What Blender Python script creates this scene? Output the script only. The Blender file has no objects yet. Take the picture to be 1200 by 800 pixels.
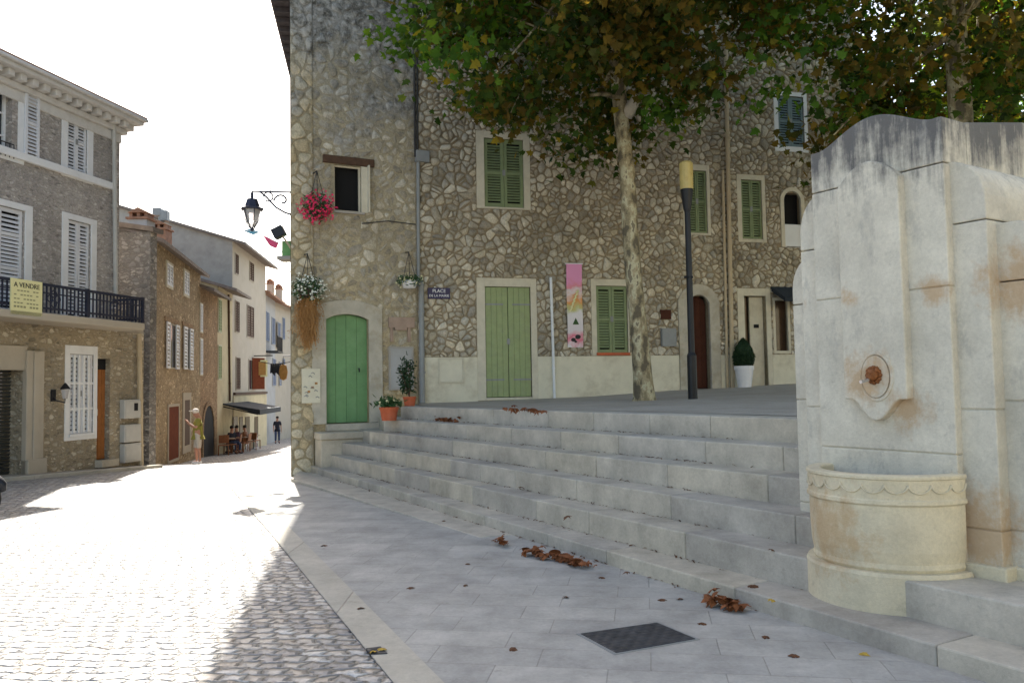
import bpy, bmesh, math, random
from mathutils import Vector, Matrix
random.seed(7)
R = math.radians; PI = math.pi
S = bpy.context.scene; COL = S.collection
V = Vector

# ------------------------------------------------------------------ camera
EYE = V((0, 0, 1.55)); F = 950.0
PITCH = math.atan(51 / F); ROLL = .0175
f0 = V((0, math.cos(PITCH), math.sin(PITCH))); u0_ = V((0, -math.sin(PITCH), math.cos(PITCH))); r0_ = V((1, 0, 0))
rt = r0_ * math.cos(ROLL) - u0_ * math.sin(ROLL); up = u0_ * math.cos(ROLL) + r0_ * math.sin(ROLL)
cd = bpy.data.cameras.new('camera'); cam = bpy.data.objects.new('camera', cd); COL.objects.link(cam)
cd.sensor_width = 36; cd.lens = 36 * F / 1200; cd.clip_end = 3000; cd.clip_start = .05
cam.matrix_world = Matrix.Translation(EYE) @ Matrix(((rt.x, up.x, -f0.x), (rt.y, up.y, -f0.y), (rt.z, up.z, -f0.z))).to_4x4()
S.camera = cam

def ray(px, py): return f0 * F + rt * (px - 600) + up * (400 - py)
def at_z(px, py, z):
    d = ray(px, py); return EYE + d * ((z - EYE.z) / d.z)
def at_y(px, py, y):
    d = ray(px, py); return EYE + d * (y / d.y)

def lin(x, pts):
    if x <= pts[0][0]: return pts[0][1]
    for (a, b), (c, d) in zip(pts, pts[1:]):
        if x <= c: return b + (d - b) * (x - a) / (c - a)
    return pts[-1][1]
GP = [(9, 0), (15, -.06), (20, -.30), (30, -1.12), (54, -2.0), (90, -2.6)]
def g(y): return lin(y, GP)

# ------------------------------------------------------------------ materials
MATS = {}
class NT:
    def __init__(s, name):
        m = bpy.data.materials.new(name); m.use_nodes = True; s.m = m; s.t = m.node_tree; s.b = s.t.nodes['Principled BSDF']; MATS[name] = m
        s.out = s.t.nodes['Material Output']
    def n(s, typ, **k):
        nd = s.t.nodes.new('ShaderNode' + typ)
        for a, v in k.items():
            if a.startswith('i_'): nd.inputs[a[2:].replace('_', ' ')].default_value = v
            else: setattr(nd, a, v)
        return nd
    def l(s, a, b): s.t.links.new(a, b)
    def uv(s): return s.n('UVMap').outputs[0]
    def obj(s): return s.n('TexCoord').outputs['Object']
    def geo(s): return s.n('NewGeometry').outputs['Position']
    def mapping(s, v, sc=(1, 1, 1), loc=(0, 0, 0), rot=(0, 0, 0)):
        m = s.n('Mapping'); m.inputs['Scale'].default_value = sc; m.inputs['Location'].default_value = loc; m.inputs['Rotation'].default_value = rot
        s.l(v, m.inputs[0]); return m.outputs[0]
    def noise(s, v, scale, detail=4, rough=.55, col=False):
        n = s.n('TexNoise'); n.inputs['Scale'].default_value = scale; n.inputs['Detail'].default_value = detail; n.inputs['Roughness'].default_value = rough
        s.l(v, n.inputs['Vector']); return n.outputs['Color' if col else 'Fac']
    def ramp(s, v, stops, interp='LINEAR'):
        r = s.n('ValToRGB'); r.color_ramp.interpolation = interp; e = r.color_ramp.elements
        while len(e) < len(stops): e.new(.5)
        for i, (p, c) in enumerate(stops):
            e[i].position = p; e[i].color = (c, c, c, 1) if isinstance(c, (int, float)) else (*c, 1)
        s.l(v, r.inputs[0]); return r.outputs[0]
    def mix(s, fac, a, b, mode='MIX'):
        m = s.n('Mix', data_type='RGBA', blend_type=mode)
        for i, x in ((0, fac), (6, a), (7, b)):
            if isinstance(x, (int, float)): m.inputs[i].default_value = x if i == 0 else (x, x, x, 1)
            elif isinstance(x, tuple): m.inputs[i].default_value = (*x, 1)
            else: s.l(x, m.inputs[i])
        return m.outputs[2]
    def math(s, op, a, b=0.0, clamp=False):
        m = s.n('Math', operation=op, use_clamp=clamp)
        for i, x in enumerate((a, b)):
            if isinstance(x, (int, float)): m.inputs[i].default_value = x
            else: s.l(x, m.inputs[i])
        return m.outputs[0]
    def sep(s, v):
        x = s.n('SeparateXYZ'); s.l(v, x.inputs[0]); return x.outputs
    def bump(s, h, strength=.5, dist=.02):
        b = s.n('Bump'); b.inputs['Strength'].default_value = strength; b.inputs['Distance'].default_value = dist
        s.l(h, b.inputs['Height']); s.l(b.outputs[0], s.b.inputs['Normal'])
    def fin(s, col, rough=.8, metal=0.0, spec=.3):
        if isinstance(col, tuple): s.b.inputs['Base Color'].default_value = (*col, 1)
        else: s.l(col, s.b.inputs['Base Color'])
        if isinstance(rough, (int, float)): s.b.inputs['Roughness'].default_value = rough
        else: s.l(rough, s.b.inputs['Roughness'])
        s.b.inputs['Metallic'].default_value = metal; s.b.inputs['Specular IOR Level'].default_value = spec
        return s.m

def masonry(name, cols, mortar, scale=4.5, squash=1.35, gap=.05, soft=.05, bump=.6, grey=None, warm=None, cover=None, dist=.10):
    """irregular rubble: voronoi stones in mortar, in metre UVs"""
    t = NT(name); uv = t.uv()
    n1 = t.noise(uv, 3.2, 3, col=True)
    off = t.n('VectorMath', operation='MULTIPLY_ADD'); t.l(n1, off.inputs[0]); off.inputs[1].default_value = (dist * 2, dist * 2, 0); t.l(uv, off.inputs[2])
    n2 = t.noise(uv, 14, 3, col=True)
    off2 = t.n('VectorMath', operation='MULTIPLY_ADD'); t.l(n2, off2.inputs[0]); off2.inputs[1].default_value = (dist * .45, dist * .45, 0); t.l(off.outputs[0], off2.inputs[2])
    v = t.mapping(off2.outputs[0], (1, squash, 1))
    def vor(sc, feat):
        x = t.n('TexVoronoi', voronoi_dimensions='2D', feature=feat); x.inputs['Scale'].default_value = sc; t.l(v, x.inputs['Vector']); return x
    e1 = vor(scale, 'DISTANCE_TO_EDGE').outputs['Distance']; c1 = vor(scale, 'F1')
    e2 = vor(scale * 1.9, 'DISTANCE_TO_EDGE').outputs['Distance']; c2 = vor(scale * 1.9, 'F1')
    pick = t.ramp(t.sep(c1.outputs['Color'])[2], [(.44, 0), (.45, 1)])         # some big stones are packs of small ones
    e2m = t.math('MINIMUM', t.math('MULTIPLY', e2, 1.0), e1)
    rd1 = t.math('MULTIPLY', t.math('SUBTRACT', .60, c1.outputs['Distance']), .62); rd2 = t.math('MULTIPLY', t.math('SUBTRACT', .60, c2.outputs['Distance']), .62)
    e1 = t.math('MINIMUM', e1, rd1); e2m = t.math('MINIMUM', e2m, rd2)
    e = t.mix(pick, e1, e2m); cc = t.mix(pick, c1.outputs['Color'], c2.outputs['Color'])
    s = t.sep(cc)
    jit = t.math('MULTIPLY', t.math('SUBTRACT', t.noise(uv, 9, 4), .5), .10)
    ej = t.math('ADD', e, jit)
    if cover: # wall areas where mortar smears over the stones
        cv = t.ramp(t.noise(uv, .55, 4), [(cover[0], 0), (cover[1], 1)])
        ej = t.math('SUBTRACT', ej, t.math('MULTIPLY', cv, cover[2]))
    stone = t.ramp(ej, [(gap, 0), (gap + soft, 1)])
    k = len(cols)
    col = t.ramp(s[0], [((i + .5) / k, c) for i, c in enumerate(cols)])
    col = t.mix(1.0, col, t.ramp(s[1], [(0, .62), (1, 1.28)]), 'MULTIPLY')
    fine = t.noise(uv, 38, 5, .65)
    col = t.mix(.75, col, t.ramp(fine, [(.25, .55), (.75, 1.4)]), 'MULTIPLY')
    mo = t.mix(.8, mortar, t.ramp(t.noise(uv, 22, 5, .7), [(.2, .55), (.8, 1.4)]), 'MULTIPLY')
    col = t.mix(stone, mo, col)
    big = t.noise(uv, .8, 5, .6)
    col = t.mix(.8, col, t.ramp(big, [(.3, .72), (.7, 1.22)]), 'MULTIPLY')
    if grey:   # (z0, z1, colour, amount): lichen/soot greying of the upper wall
        z = t.sep(uv)[1]
        m = t.ramp(t.math('ADD', t.math('DIVIDE', t.math('SUBTRACT', z, grey[0]), grey[1] - grey[0]), t.math('MULTIPLY', t.math('SUBTRACT', t.noise(uv, 1.3, 5, .65), .5), 2.2)), [(.3, 0), (.8, 1)])
        col = t.mix(t.math('MULTIPLY', m, grey[3]), col, t.mix(1.0, t.ramp(t.noise(uv, 5, 6, .7), [(.36, (.07, .068, .066)), (.5, grey[2]), (.68, tuple(min(1, x * 1.9) for x in grey[2]))]), t.ramp(stone, [(0, .7), (1, 1.15)]), 'MULTIPLY'))
    if warm:
        z = t.sep(uv)[1]
        m = t.ramp(t.math('ADD', t.math('DIVIDE', t.math('SUBTRACT', warm[0], z), warm[1]), t.math('MULTIPLY', t.math('SUBTRACT', t.noise(uv, 1.6, 4), .5), 1.5)), [(.3, 0), (.9, 1)])
        col = t.mix(t.math('MULTIPLY', m, warm[3]), col, t.mix(1.0, col, warm[2], 'MULTIPLY'))
    h = t.math('ADD', t.math('MULTIPLY', t.ramp(ej, [(gap - .02, 0), (gap + soft * 2.2, 1)]), 1.0), t.math('MULTIPLY', fine, .35))
    h = t.math('ADD', h, t.math('MULTIPLY', s[2], .35))
    t.bump(h, bump, .035)
    return t.fin(col, .92, spec=.15)

def wall_mats(name, cols, mortar, grey, warm=None, bump=.7):
    """name_stone: one tone per stone; name_mortar: the bed behind; both weather together with height"""
    for kind in ('stone', 'mortar'):
        t = NT(name + '_' + kind); p = t.geo(); z = t.sep(p)[2]
        fine = t.noise(p, 34, 6, .7); mid = t.noise(p, 9, 5, .65)
        if kind == 'stone':
            r = t.n('NewGeometry').outputs['Random Per Island']; k = len(cols)
            c = t.ramp(r, [((i + .5) / k, x) for i, x in enumerate(cols)])
            r2 = t.math('FRACT', t.math('MULTIPLY', r, 37.7)); c = t.mix(1.0, c, t.ramp(r2, [(0, .66), (1, 1.22)]), 'MULTIPLY')
        else: c = mortar
        c = t.mix(.85, c, t.ramp(fine, [(.25, .55), (.75, 1.38)]), 'MULTIPLY')
        c = t.mix(.7, c, t.ramp(mid, [(.3, .68), (.7, 1.25)]), 'MULTIPLY')
        c = t.mix(.8, c, t.ramp(t.noise(p, .7, 5, .6), [(.3, .78), (.7, 1.18)]), 'MULTIPLY')
        m = t.ramp(t.math('ADD', t.math('DIVIDE', t.math('SUBTRACT', z, grey[0]), grey[1] - grey[0]), t.math('MULTIPLY', t.math('SUBTRACT', t.noise(p, 1.2, 6, .7), .5), 2.4)), [(.3, 0), (.85, 1)])
        k_ = 1.0 if kind == 'stone' else .8
        gcol = t.ramp(t.noise(p, 5.5, 7, .75), [(.40, (.07, .07, .07)), (.50, tuple(x * k_ for x in grey[2])), (.66, tuple(min(1, x * 1.75 * k_) for x in grey[2]))])
        c = t.mix(t.math('MULTIPLY', m, grey[3]), c, gcol)
        if warm:
            m = t.ramp(t.math('ADD', t.math('DIVIDE', t.math('SUBTRACT', warm[0], z), warm[1]), t.math('MULTIPLY', t.math('SUBTRACT', t.noise(p, 1.5, 4), .5), 1.8)), [(.3, 0), (.9, 1)])
            c = t.mix(t.math('MULTIPLY', m, warm[3]), c, t.mix(1.0, c, warm[2], 'MULTIPLY'))
        # damp and soot runs
        run = t.ramp(t.noise(t.mapping(p, (3.2, 3.2, .35)), 1.4, 5, .65), [(.56, 0), (.72, 1)])
        c = t.mix(t.math('MULTIPLY', run, .28), c, (.12, .11, .09))
        t.bump(t.math('ADD', t.math('MULTIPLY', fine, .6), mid), bump, .03)
        t.fin(c, .92, spec=.15)

def plain(name, col, rough=.6, metal=0.0, spec=.3, var=.25, sc=6, bump=.1, dirt=None):
    t = NT(name); o = t.obj()
    n = t.noise(o, sc, 6, .65)
    c = t.mix(var * 2, col, t.ramp(n, [(.25, .5), (.75, 1.45)]), 'MULTIPLY')
    if dirt: c = t.mix(t.math('MULTIPLY', t.ramp(t.noise(o, dirt[2] if len(dirt) > 2 else 2.3, 6, .7), [(.5, 0), (.68, 1)]), dirt[1]), c, dirt[0])
    t.bump(t.noise(o, sc * 6, 5, .7), bump, .01)
    return t.fin(c, rough, metal, spec)

def limestone(name, base=(.42, .40, .36), streak=.0, rust=.0, zs=(2.6, 3.2), slab=None, var=.22, rust_at=None, joint=None, isl=False):
    """pale stone; optional soot runs near the top, rust runs, and slab joints"""
    t = NT(name); p = t.geo(); uv = t.uv()
    n = t.noise(p, 2.4, 7, .68); n2 = t.noise(p, 42, 7, .8)
    col = t.mix(.9, base, t.ramp(n, [(.28, 1 - var * 1.6), (.72, 1 + var)]), 'MULTIPLY')
    col = t.mix(.7, col, t.ramp(n2, [(.2, .72), (.8, 1.22)]), 'MULTIPLY')
    col = t.mix(t.math('MULTIPLY', t.ramp(t.noise(p, 1.1, 6, .7), [(.5, 0), (.75, 1)]), .35), col, tuple(x * y for x, y in zip(base, (.62, .6, .62))))
    if isl: col = t.mix(1.0, col, t.ramp(t.n('NewGeometry').outputs['Random Per Island'], [(0, (.86, .86, .88)), (.5, (1, 1, 1)), (1, (1.1, 1.07, 1.0))]), 'MULTIPLY')
    spot = t.ramp(t.noise(p, 7, 6, .75), [(.60, 0), (.70, 1)]); col = t.mix(t.math('MULTIPLY', spot, .4), col, tuple(x * .45 for x in base))
    if streak:
        st = t.math('ADD', t.math('MULTIPLY', t.noise(t.mapping(p, (7, 7, .8)), 1.6, 6, .7), .6), t.math('MULTIPLY', t.noise(p, 5, 6, .7), .4))
        z = t.sep(p)[2]
        m = t.math('DIVIDE', t.math('SUBTRACT', z, zs[0]), zs[1] - zs[0], True)
        mm = t.ramp(t.math('ADD', t.math('MULTIPLY', m, .36), t.math('MULTIPLY', st, .95)), [(.63, 0), (.80, 1)])
        col = t.mix(t.math('MULTIPLY', mm, streak), col, (.075, .075, .08))
        gr = t.ramp(t.noise(t.mapping(p, (1.5, 1.5, .7)), 3.4, 8, .75), [(.54, 0), (.68, 1)])
        col = t.mix(t.math('MULTIPLY', gr, streak * .38), col, (.16, .165, .175))
    if rust:
        sr = t.noise(t.mapping(p, (4, 4, 1.2)), 1.5, 5, .65)
        m = t.ramp(sr, [(.68, 0), (.82, 1)])
        if rust_at:
            for (c, rad) in rust_at:
                d = t.n('VectorMath', operation='DISTANCE'); t.l(p, d.inputs[0]); d.inputs[1].default_value = c
                near = t.ramp(t.math('ADD', t.math('DIVIDE', d.outputs['Value'], rad), t.math('ADD', t.math('MULTIPLY', t.math('SUBTRACT', sr, .5), 1.6), t.math('MULTIPLY', t.math('SUBTRACT', t.noise(p, 9, 7, .75), .5), 2.2))), [(.35, 1), (1, 0)])
                m = t.math('MAXIMUM', m, t.math('MULTIPLY', near, .8))
        col = t.mix(t.math('MULTIPLY', m, rust), col, (.44, .25, .09))
    h = t.math('ADD', t.math('MULTIPLY', n2, .5), t.math('MULTIPLY', n, .6))
    if joint:
        br = t.n('TexBrick', offset=.37, squash=1); t.l(t.mapping(uv, (1, 1, 1), rot=(0, 0, joint[3] if len(joint) > 3 else 0)), br.inputs['Vector'])
        br.inputs['Scale'].default_value = 1; br.inputs['Brick Width'].default_value = joint[0]; br.inputs['Row Height'].default_value = joint[1]
        br.inputs['Mortar Size'].default_value = joint[2]; br.inputs['Mortar Smooth'].default_value = .6; br.inputs['Bias'].default_value = 0
        br.inputs['Color1'].default_value = (.90, .90, .90, 1); br.inputs['Color2'].default_value = (1.08, 1.07, 1.05, 1); br.inputs['Mortar'].default_value = (.74, .72, .70, 1)
        col = t.mix(.8, col, br.outputs['Color'], 'MULTIPLY')
        h = t.math('SUBTRACT', h, t.math('MULTIPLY', br.outputs['Fac'], 1.2))
    t.bump(h, .55, .02)
    return t.fin(col, .75, spec=.3)

def build_mats():
    wall_mats('brown', [(.44, .38, .29), (.53, .475, .37), (.58, .53, .425), (.49, .42, .30), (.60, .56, .47), (.52, .45, .33), (.43, .39, .32)], (.30, .245, .165), (5.8, 14, (.24, .235, .225), .65))
    wall_mats('smeared', [(.42, .37, .28), (.52, .46, .36), (.40, .36, .29), (.57, .52, .42)], (.40, .345, .24), (4.9, 9.2, (.30, .293, .28), .85), warm=(4.6, 4, (1.12, .98, .74), .7))
    wall_mats('quoin', [(.54, .47, .33), (.57, .51, .40), (.47, .41, .29), (.56, .45, .28)], (.36, .30, .19), (4.9, 9.0, (.32, .312, .30), .8))
    masonry('rubble_brown', [(.27, .245, .20), (.37, .335, .27), (.45, .42, .36), (.33, .28, .20), (.50, .48, .43), (.38, .33, .25)], (.25, .215, .15), 4.9, 1.12, .055, .10, .8, grey=(5.2, 13, (.22, .218, .215), .6))
    masonry('rubble_smeared', [(.30, .27, .21), (.40, .36, .29), (.24, .22, .19), (.47, .43, .35)], (.32, .27, .18), 4.4, 1.7, .03, .10, .7, grey=(4.6, 8.6, (.24, .236, .23), .9), warm=(5.5, 5, (1.1, .98, .76), .6), cover=(.38, .62, .12))
    masonry('rubble_quoin', [(.42, .36, .24), (.50, .45, .34), (.33, .28, .19), (.46, .36, .2)], (.26, .21, .13), 2.6, 2.0, .04, .06, .8, grey=(4.6, 8.4, (.25, .245, .24), .9), dist=.05)
    masonry('rubble_left', [(.36, .33, .31), (.44, .41, .385), (.50, .47, .44), (.40, .37, .35)], (.38, .35, .32), 7, 2.3, .03, .05, .5, dist=.05, cover=(.4, .6, .05))
    masonry('rubble_left_low', [(.40, .345, .26), (.49, .43, .33), (.34, .29, .21), (.54, .48, .38)], (.345, .29, .205), 5, 1.9, .04, .06, .6, dist=.07, cover=(.4, .65, .06))
    masonry('rubble_row', [(.42, .32, .20), (.52, .41, .27), (.33, .25, .16), (.58, .46, .31)], (.36, .27, .165), 4.5, 1.8, .03, .08, .7)
    masonry('rubble_row_red', [(.40, .26, .15), (.48, .33, .20), (.32, .21, .13)], (.33, .23, .14), 5.5, 1.8, .03, .08, .6)
    masonry('rubble_gable', [(.26, .25, .235), (.34, .32, .30), (.42, .39, .35)], (.24, .22, .20), 5, 1.9, .03, .07, .6)
    plain('render_cream', (.52, .44, .28), .9, var=.12, sc=2, dirt=((.36, .30, .2), .5, 1.2))
    plain('render_grey', (.38, .35, .31), .9, var=.15, sc=2, dirt=((.24, .22, .2), .5, 1.2))
    plain('render_pale', (.44, .385, .305), .9, var=.12, sc=2, dirt=((.36, .32, .27), .5, 1))
    plain('render_white', (.38, .37, .35), .9, var=.1, sc=2, dirt=((.4, .4, .42), .5, 1))
    plain('plinth_paint', (.66, .615, .48), .8, var=.10, sc=3, dirt=((.40, .34, .24), .55, 2.2))
    plain('surround_cream', (.60, .55, .43), .8, var=.10, sc=5, dirt=((.42, .37, .28), .5, 3))
    plain('door_stone', (.46, .42, .34), .85, var=.2, sc=4, bump=.3, dirt=((.30, .24, .15), .6, 3))
    plain('white_paint', (.74, .75, .76), .55, var=.06, sc=8, dirt=((.55, .55, .55), .4, 4))
    plain('white_shutter', (.66, .67, .70), .55, var=.06, sc=8, dirt=((.5, .5, .52), .4, 4))
    plain('green_shutter', (.205, .255, .13), .6, var=.16, sc=7, dirt=((.20, .24, .15), .4, 5))
    plain('green_shutter_pale', (.29, .345, .165), .6, var=.14, sc=7, dirt=((.27, .30, .18), .5, 5))
    plain('green_door', (.14, .28, .12), .5, var=.14, sc=5, dirt=((.20, .34, .17), .4, 4))
    plain('blue_shutter', (.15, .21, .225), .6, var=.14, sc=7)
    plain('brown_door', (.075, .03, .02), .85, spec=.06, var=.2, sc=6)
    plain('rust_door', (.15, .04, .018), .85, spec=.06, var=.2, sc=6)
    plain('orange_door', (.28, .115, .04), .85, spec=.06, var=.2, sc=6)
    plain('dark_inside', (.012, .012, .013), .9, var=.1)
    plain('beige_pipe', (.50, .40, .26), .5, var=.12, sc=6, dirt=((.3, .22, .14), .5, 3))
    plain('grey_pipe', (.26, .27, .27), .5, var=.15, sc=6, dirt=((.16, .16, .15), .5, 3))
    plain('dark_cable', (.04, .038, .036), .6)
    plain('iron', (.022, .024, .03), .45, .3, var=.2)
    plain('iron_blue', (.03, .035, .06), .45, .2, var=.2)
    plain('roller', (.055, .055, .05), .6, var=.2, sc=3)
    plain('meter_box', (.46, .45, .42), .6, var=.1, sc=5)
    plain('terracotta', (.48, .11, .045), .7, var=.2, sc=9, dirt=((.35, .16, .1), .4, 4))
    plain('white_pot', (.74, .73, .74), .4, var=.05)
    plain('soil', (.05, .035, .025), .95)
    plain('wood_dark', (.09, .05, .03), .8, var=.3, sc=12)
    plain('roof_tile', (.30, .16, .10), .85, var=.35, sc=5, bump=.5)
    plain('roof_grey', (.20, .165, .14), .85, var=.35, sc=5, bump=.5)
    plain('cornice', (.60, .585, .56), .8, var=.1, sc=4, dirt=((.40, .38, .35), .5, 2.4))
    plain('wood_eave', (.07, .065, .07), .8, var=.3, sc=10)
    plain('lamp_glass_yellow', (.50, .40, .15), .35, var=.12, sc=9, dirt=((.4, .28, .08), .6, 7))
    plain('pole_black', (.018, .019, .022), .4, .2, var=.2)
    plain('bark', (.25, .2, .15), .9)
    plain('blossom_pink', (.75, .035, .13), .6, var=.25, sc=30)
    plain('blossom_white', (.80, .80, .70), .6, var=.1, sc=30)
    plain('blossom_yellow', (.72, .68, .40), .6, var=.1, sc=30)
    plain('pot_leaf', (.035, .085, .025), .6, var=.4, sc=30)
    plain('dark_leaf', (.018, .045, .015), .6, var=.5, sc=40)
    plain('dry_stem', (.40, .21, .075), .85, var=.35, sc=30)
    plain('dead_leaf_dark', (.11, .05, .025), .8, var=.5, sc=25)
    plain('dead_leaf', (.21, .075, .028), .8, var=.5, sc=25)
    plain('dead_leaf_yellow', (.40, .27, .05), .8, var=.3, sc=25)
    t = NT('cast_iron'); p = t.geo(); m_ = t.mapping(p, (14, 14, 14), rot=(0, 0, .35)); w1 = t.n('TexWave', bands_direction='X'); w1.inputs['Scale'].default_value = .35; t.l(m_, w1.inputs[0]); w2 = t.n('TexWave', bands_direction='Y'); w2.inputs['Scale'].default_value = .35; t.l(m_, w2.inputs[0])
    h_ = t.math('MULTIPLY', w1.outputs['Fac'], w2.outputs['Fac']); t.bump(h_, .7, .01)
    t.fin(t.mix(.7, (.05, .053, .06), t.ramp(t.noise(p, 9, 5, .7), [(.3, .55), (.7, 1.7)]), 'MULTIPLY'), .6, .3)
    plain('skin', (.42, .22, .15), .55, var=.08)
    plain('shirt_yellow', (.24, .22, .045), .85, var=.12, sc=20)
    plain('cap_cream', (.72, .66, .60), .8, var=.05)
    plain('shorts_beige', (.50, .45, .38), .85, var=.1, sc=20)
    plain('shoe_white', (.72, .72, .72), .6)
    plain('cloth_dark', (.02, .02, .03), .85, var=.2)
    plain('cloth_purple', (.09, .05, .08), .85, var=.2)
    plain('cloth_jeans', (.06, .08, .14), .85, var=.2)
    plain('hair_dark', (.02, .013, .01), .7)
    plain('rattan', (.30, .12, .05), .7, var=.3, sc=15)
    plain('table_top', (.30, .22, .15), .5)
    plain('awning_cloth', (.022, .028, .035), .8)
    plain('flag_pink', (.80, .10, .22), .7, var=.1)
    plain('flag_blue', (.16, .42, .55), .7, var=.1)
    plain('flag_white', (.80, .80, .80), .7)
    plain('box_green', (.16, .36, .13), .6, var=.2)
    plain('sign_navy', (.018, .018, .075), .3, var=.1)
    plain('sign_yellow', (.74, .70, .38), .5, var=.05)
    plain('sign_ochre', (.42, .22, .06), .6, var=.3, sc=8)
    plain('ink', (.03, .03, .03), .7)
    plain('letter_white', (.8, .8, .82), .5, var=.02)
    plain('letter_grey', (.30, .29, .16), .7)
    plain('tyre', (.02, .02, .02), .8); plain('chrome', (.6, .6, .62), .2, .9, var=.05)
    plain('scooter_paint', (.45, .45, .47), .3, var=.05); plain('indicator', (.80, .16, .02), .3, var=.05)
    plain('brass_rust', (.24, .09, .03), .5, .3, var=.4, sc=30, bump=.5)
    plain('antenna_metal', (.4, .4, .4), .4, .6)
    plain('pink_plaster', (.36, .26, .20), .9, var=.2)
    plain('tile_panel', (.62, .58, .45), .5, var=.1)
    plain('blue_cloth', (.17, .20, .27), .8)
    plain('shop_window', (.09, .055, .035), .15, spec=.6)
    limestone('step_stone', (.50, .46, .39), isl=True, var=.24)
    limestone('kerb_stone', (.50, .47, .40), joint=(.9, 50, .008), var=.16)
    limestone('paving', (.42, .41, .385), joint=(.62, .30, .004, .16), var=.22)
    limestone('landing_stone', (.54, .48, .38), var=.2, rust=.25)
    t = NT('glass_lamp'); t.b.inputs['Transmission Weight'].default_value = .6; t.fin((.8, .78, .78), .25, spec=.5)
    t = NT('window_glass'); t.fin((.03, .035, .045), .08, spec=.6)
    t = NT('water'); t.bump(t.noise(t.geo(), 9, 2), .15, .01); t.fin((.05, .06, .055), .08, spec=.6)
    # plane-tree bark: flaking plates
    t = NT('plane_bark'); p = t.geo(); v = t.mapping(p, (1, 1, .55))
    n = t.noise(v, 7.5, 3, .5)
    c = t.ramp(n, [(.34, (.12, .10, .065)), (.43, (.23, .19, .11)), (.5, (.33, .275, .165)), (.56, (.44, .40, .26)), (.64, (.19, .16, .105))], 'CONSTANT')
    low = t.ramp(t.sep(p)[2], [(.0, 1), (1, 1)])
    c = t.mix(.6, c, t.ramp(t.noise(p, 40, 4), [(.3, .7), (.7, 1.2)]), 'MULTIPLY')
    t.bump(t.math('ADD', n, t.math('MULTIPLY', t.noise(p, 30, 4), .3)), .6, .02); t.fin(c, .85)
    # leaves
    for nm, stops in (('crown_leaf', [(0, (.02, .045, .01)), (.3, (.045, .09, .014)), (.55, (.075, .125, .018)), (.72, (.12, .135, .02)), (.86, (.11, .075, .018)), (.95, (.20, .15, .02)), (1, (.26, .20, .02))]),
                      ('crown_leaf_brown', [(0, (.035, .055, .012)), (.35, (.08, .085, .016)), (.7, (.14, .10, .018)), (.93, (.19, .125, .02)), (1, (.22, .17, .025))]),
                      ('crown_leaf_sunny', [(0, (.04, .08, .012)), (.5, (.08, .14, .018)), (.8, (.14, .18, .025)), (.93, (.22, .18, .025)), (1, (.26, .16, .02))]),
                      ('crown_leaf_green', [(0, (.035, .085, .012)), (.5, (.07, .17, .018)), (.85, (.12, .22, .022)), (.95, (.19, .19, .02)), (1, (.24, .20, .02))])):
        t = NT(nm); gi = t.n('NewGeometry').outputs['Random Per Island']
        c = t.ramp(gi, stops)
        c = t.mix(.5, c, t.ramp(t.noise(t.geo(), 1.1, 3), [(.3, .6), (.7, 1.35)]), 'MULTIPLY')
        c = t.mix(1.0, c, (.66, .66, .66) if nm != 'crown_leaf_sunny' else (1.5, 1.4, .9), 'MULTIPLY')  # sunny leaves: sunlight painted in as a brighter, yellower leaf colour
        t.fin(c, .6, spec=.15)
        tr = t.n('BsdfTranslucent'); t.l(t.mix(1.0, c, (2.3, 2.1, 1.2), 'MULTIPLY'), tr.inputs[0])
        ms = t.n('MixShader'); ms.inputs[0].default_value = .42; t.l(t.b.outputs[0], ms.inputs[1]); t.l(tr.outputs[0], ms.inputs[2]); t.l(ms.outputs[0], t.out.inputs[0])
    # cobbles
    t = NT('cobbles'); p = t.geo()
    wv = t.n('VectorMath', operation='MULTIPLY_ADD'); t.l(t.noise(p, 2.2, 3, col=True), wv.inputs[0]); wv.inputs[1].default_value = (.10, .10, 0); t.l(p, wv.inputs[2])
    wv2 = t.n('VectorMath', operation='MULTIPLY_ADD'); t.l(t.noise(p, 13, 2, col=True), wv2.inputs[0]); wv2.inputs[1].default_value = (.06, .05, 0); t.l(wv.outputs[0], wv2.inputs[2])
    xyz = t.sep(t.mapping(wv2.outputs[0], (7.6, 9.4, 0), rot=(0, 0, .10))); row = t.math('FLOOR', xyz[1])
    cb = t.n('CombineXYZ'); t.l(t.math('ADD', xyz[0], t.math('MULTIPLY', row, .43)), cb.inputs[0]); t.l(xyz[1], cb.inputs[1])
    ve = t.n('TexVoronoi', voronoi_dimensions='2D', feature='DISTANCE_TO_EDGE'); vc = t.n('TexVoronoi', voronoi_dimensions='2D', feature='F1')
    for q in (ve, vc): q.inputs['Scale'].default_value = 1; q.inputs['Randomness'].default_value = .42; t.l(cb.outputs[0], q.inputs['Vector'])
    e = t.math('ADD', ve.outputs['Distance'], t.math('MULTIPLY', t.math('SUBTRACT', t.noise(p, 40, 3), .5), .12)); mk = t.ramp(e, [(.04, 0), (.13, 1)]); cs_ = t.sep(vc.outputs['Color'])
    c = t.ramp(cs_[0], [(.1, (.27, .265, .265)), (.4, (.38, .365, .35)), (.6, (.50, .47, .43)), (.8, (.38, .33, .28)), (.95, (.56, .55, .53))])
    c = t.mix(.8, c, t.ramp(t.noise(p, 26, 5, .7), [(.25, .55), (.75, 1.4)]), 'MULTIPLY')
    c = t.mix(mk, (.20, .185, .16), c)
    c = t.mix(.7, c, t.ramp(t.noise(p, .9, 5, .7), [(.3, .72), (.7, 1.25)]), 'MULTIPLY')
    t.bump(t.math('ADD', t.math('MULTIPLY', t.ramp(e, [(.02, 0), (.25, 1)]), 1.0), t.math('ADD', t.math('MULTIPLY', t.noise(p, 18, 4), .4), t.math('MULTIPLY', cs_[1], .4))), .9, .03)
    t.fin(c, .5, spec=.5)
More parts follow.
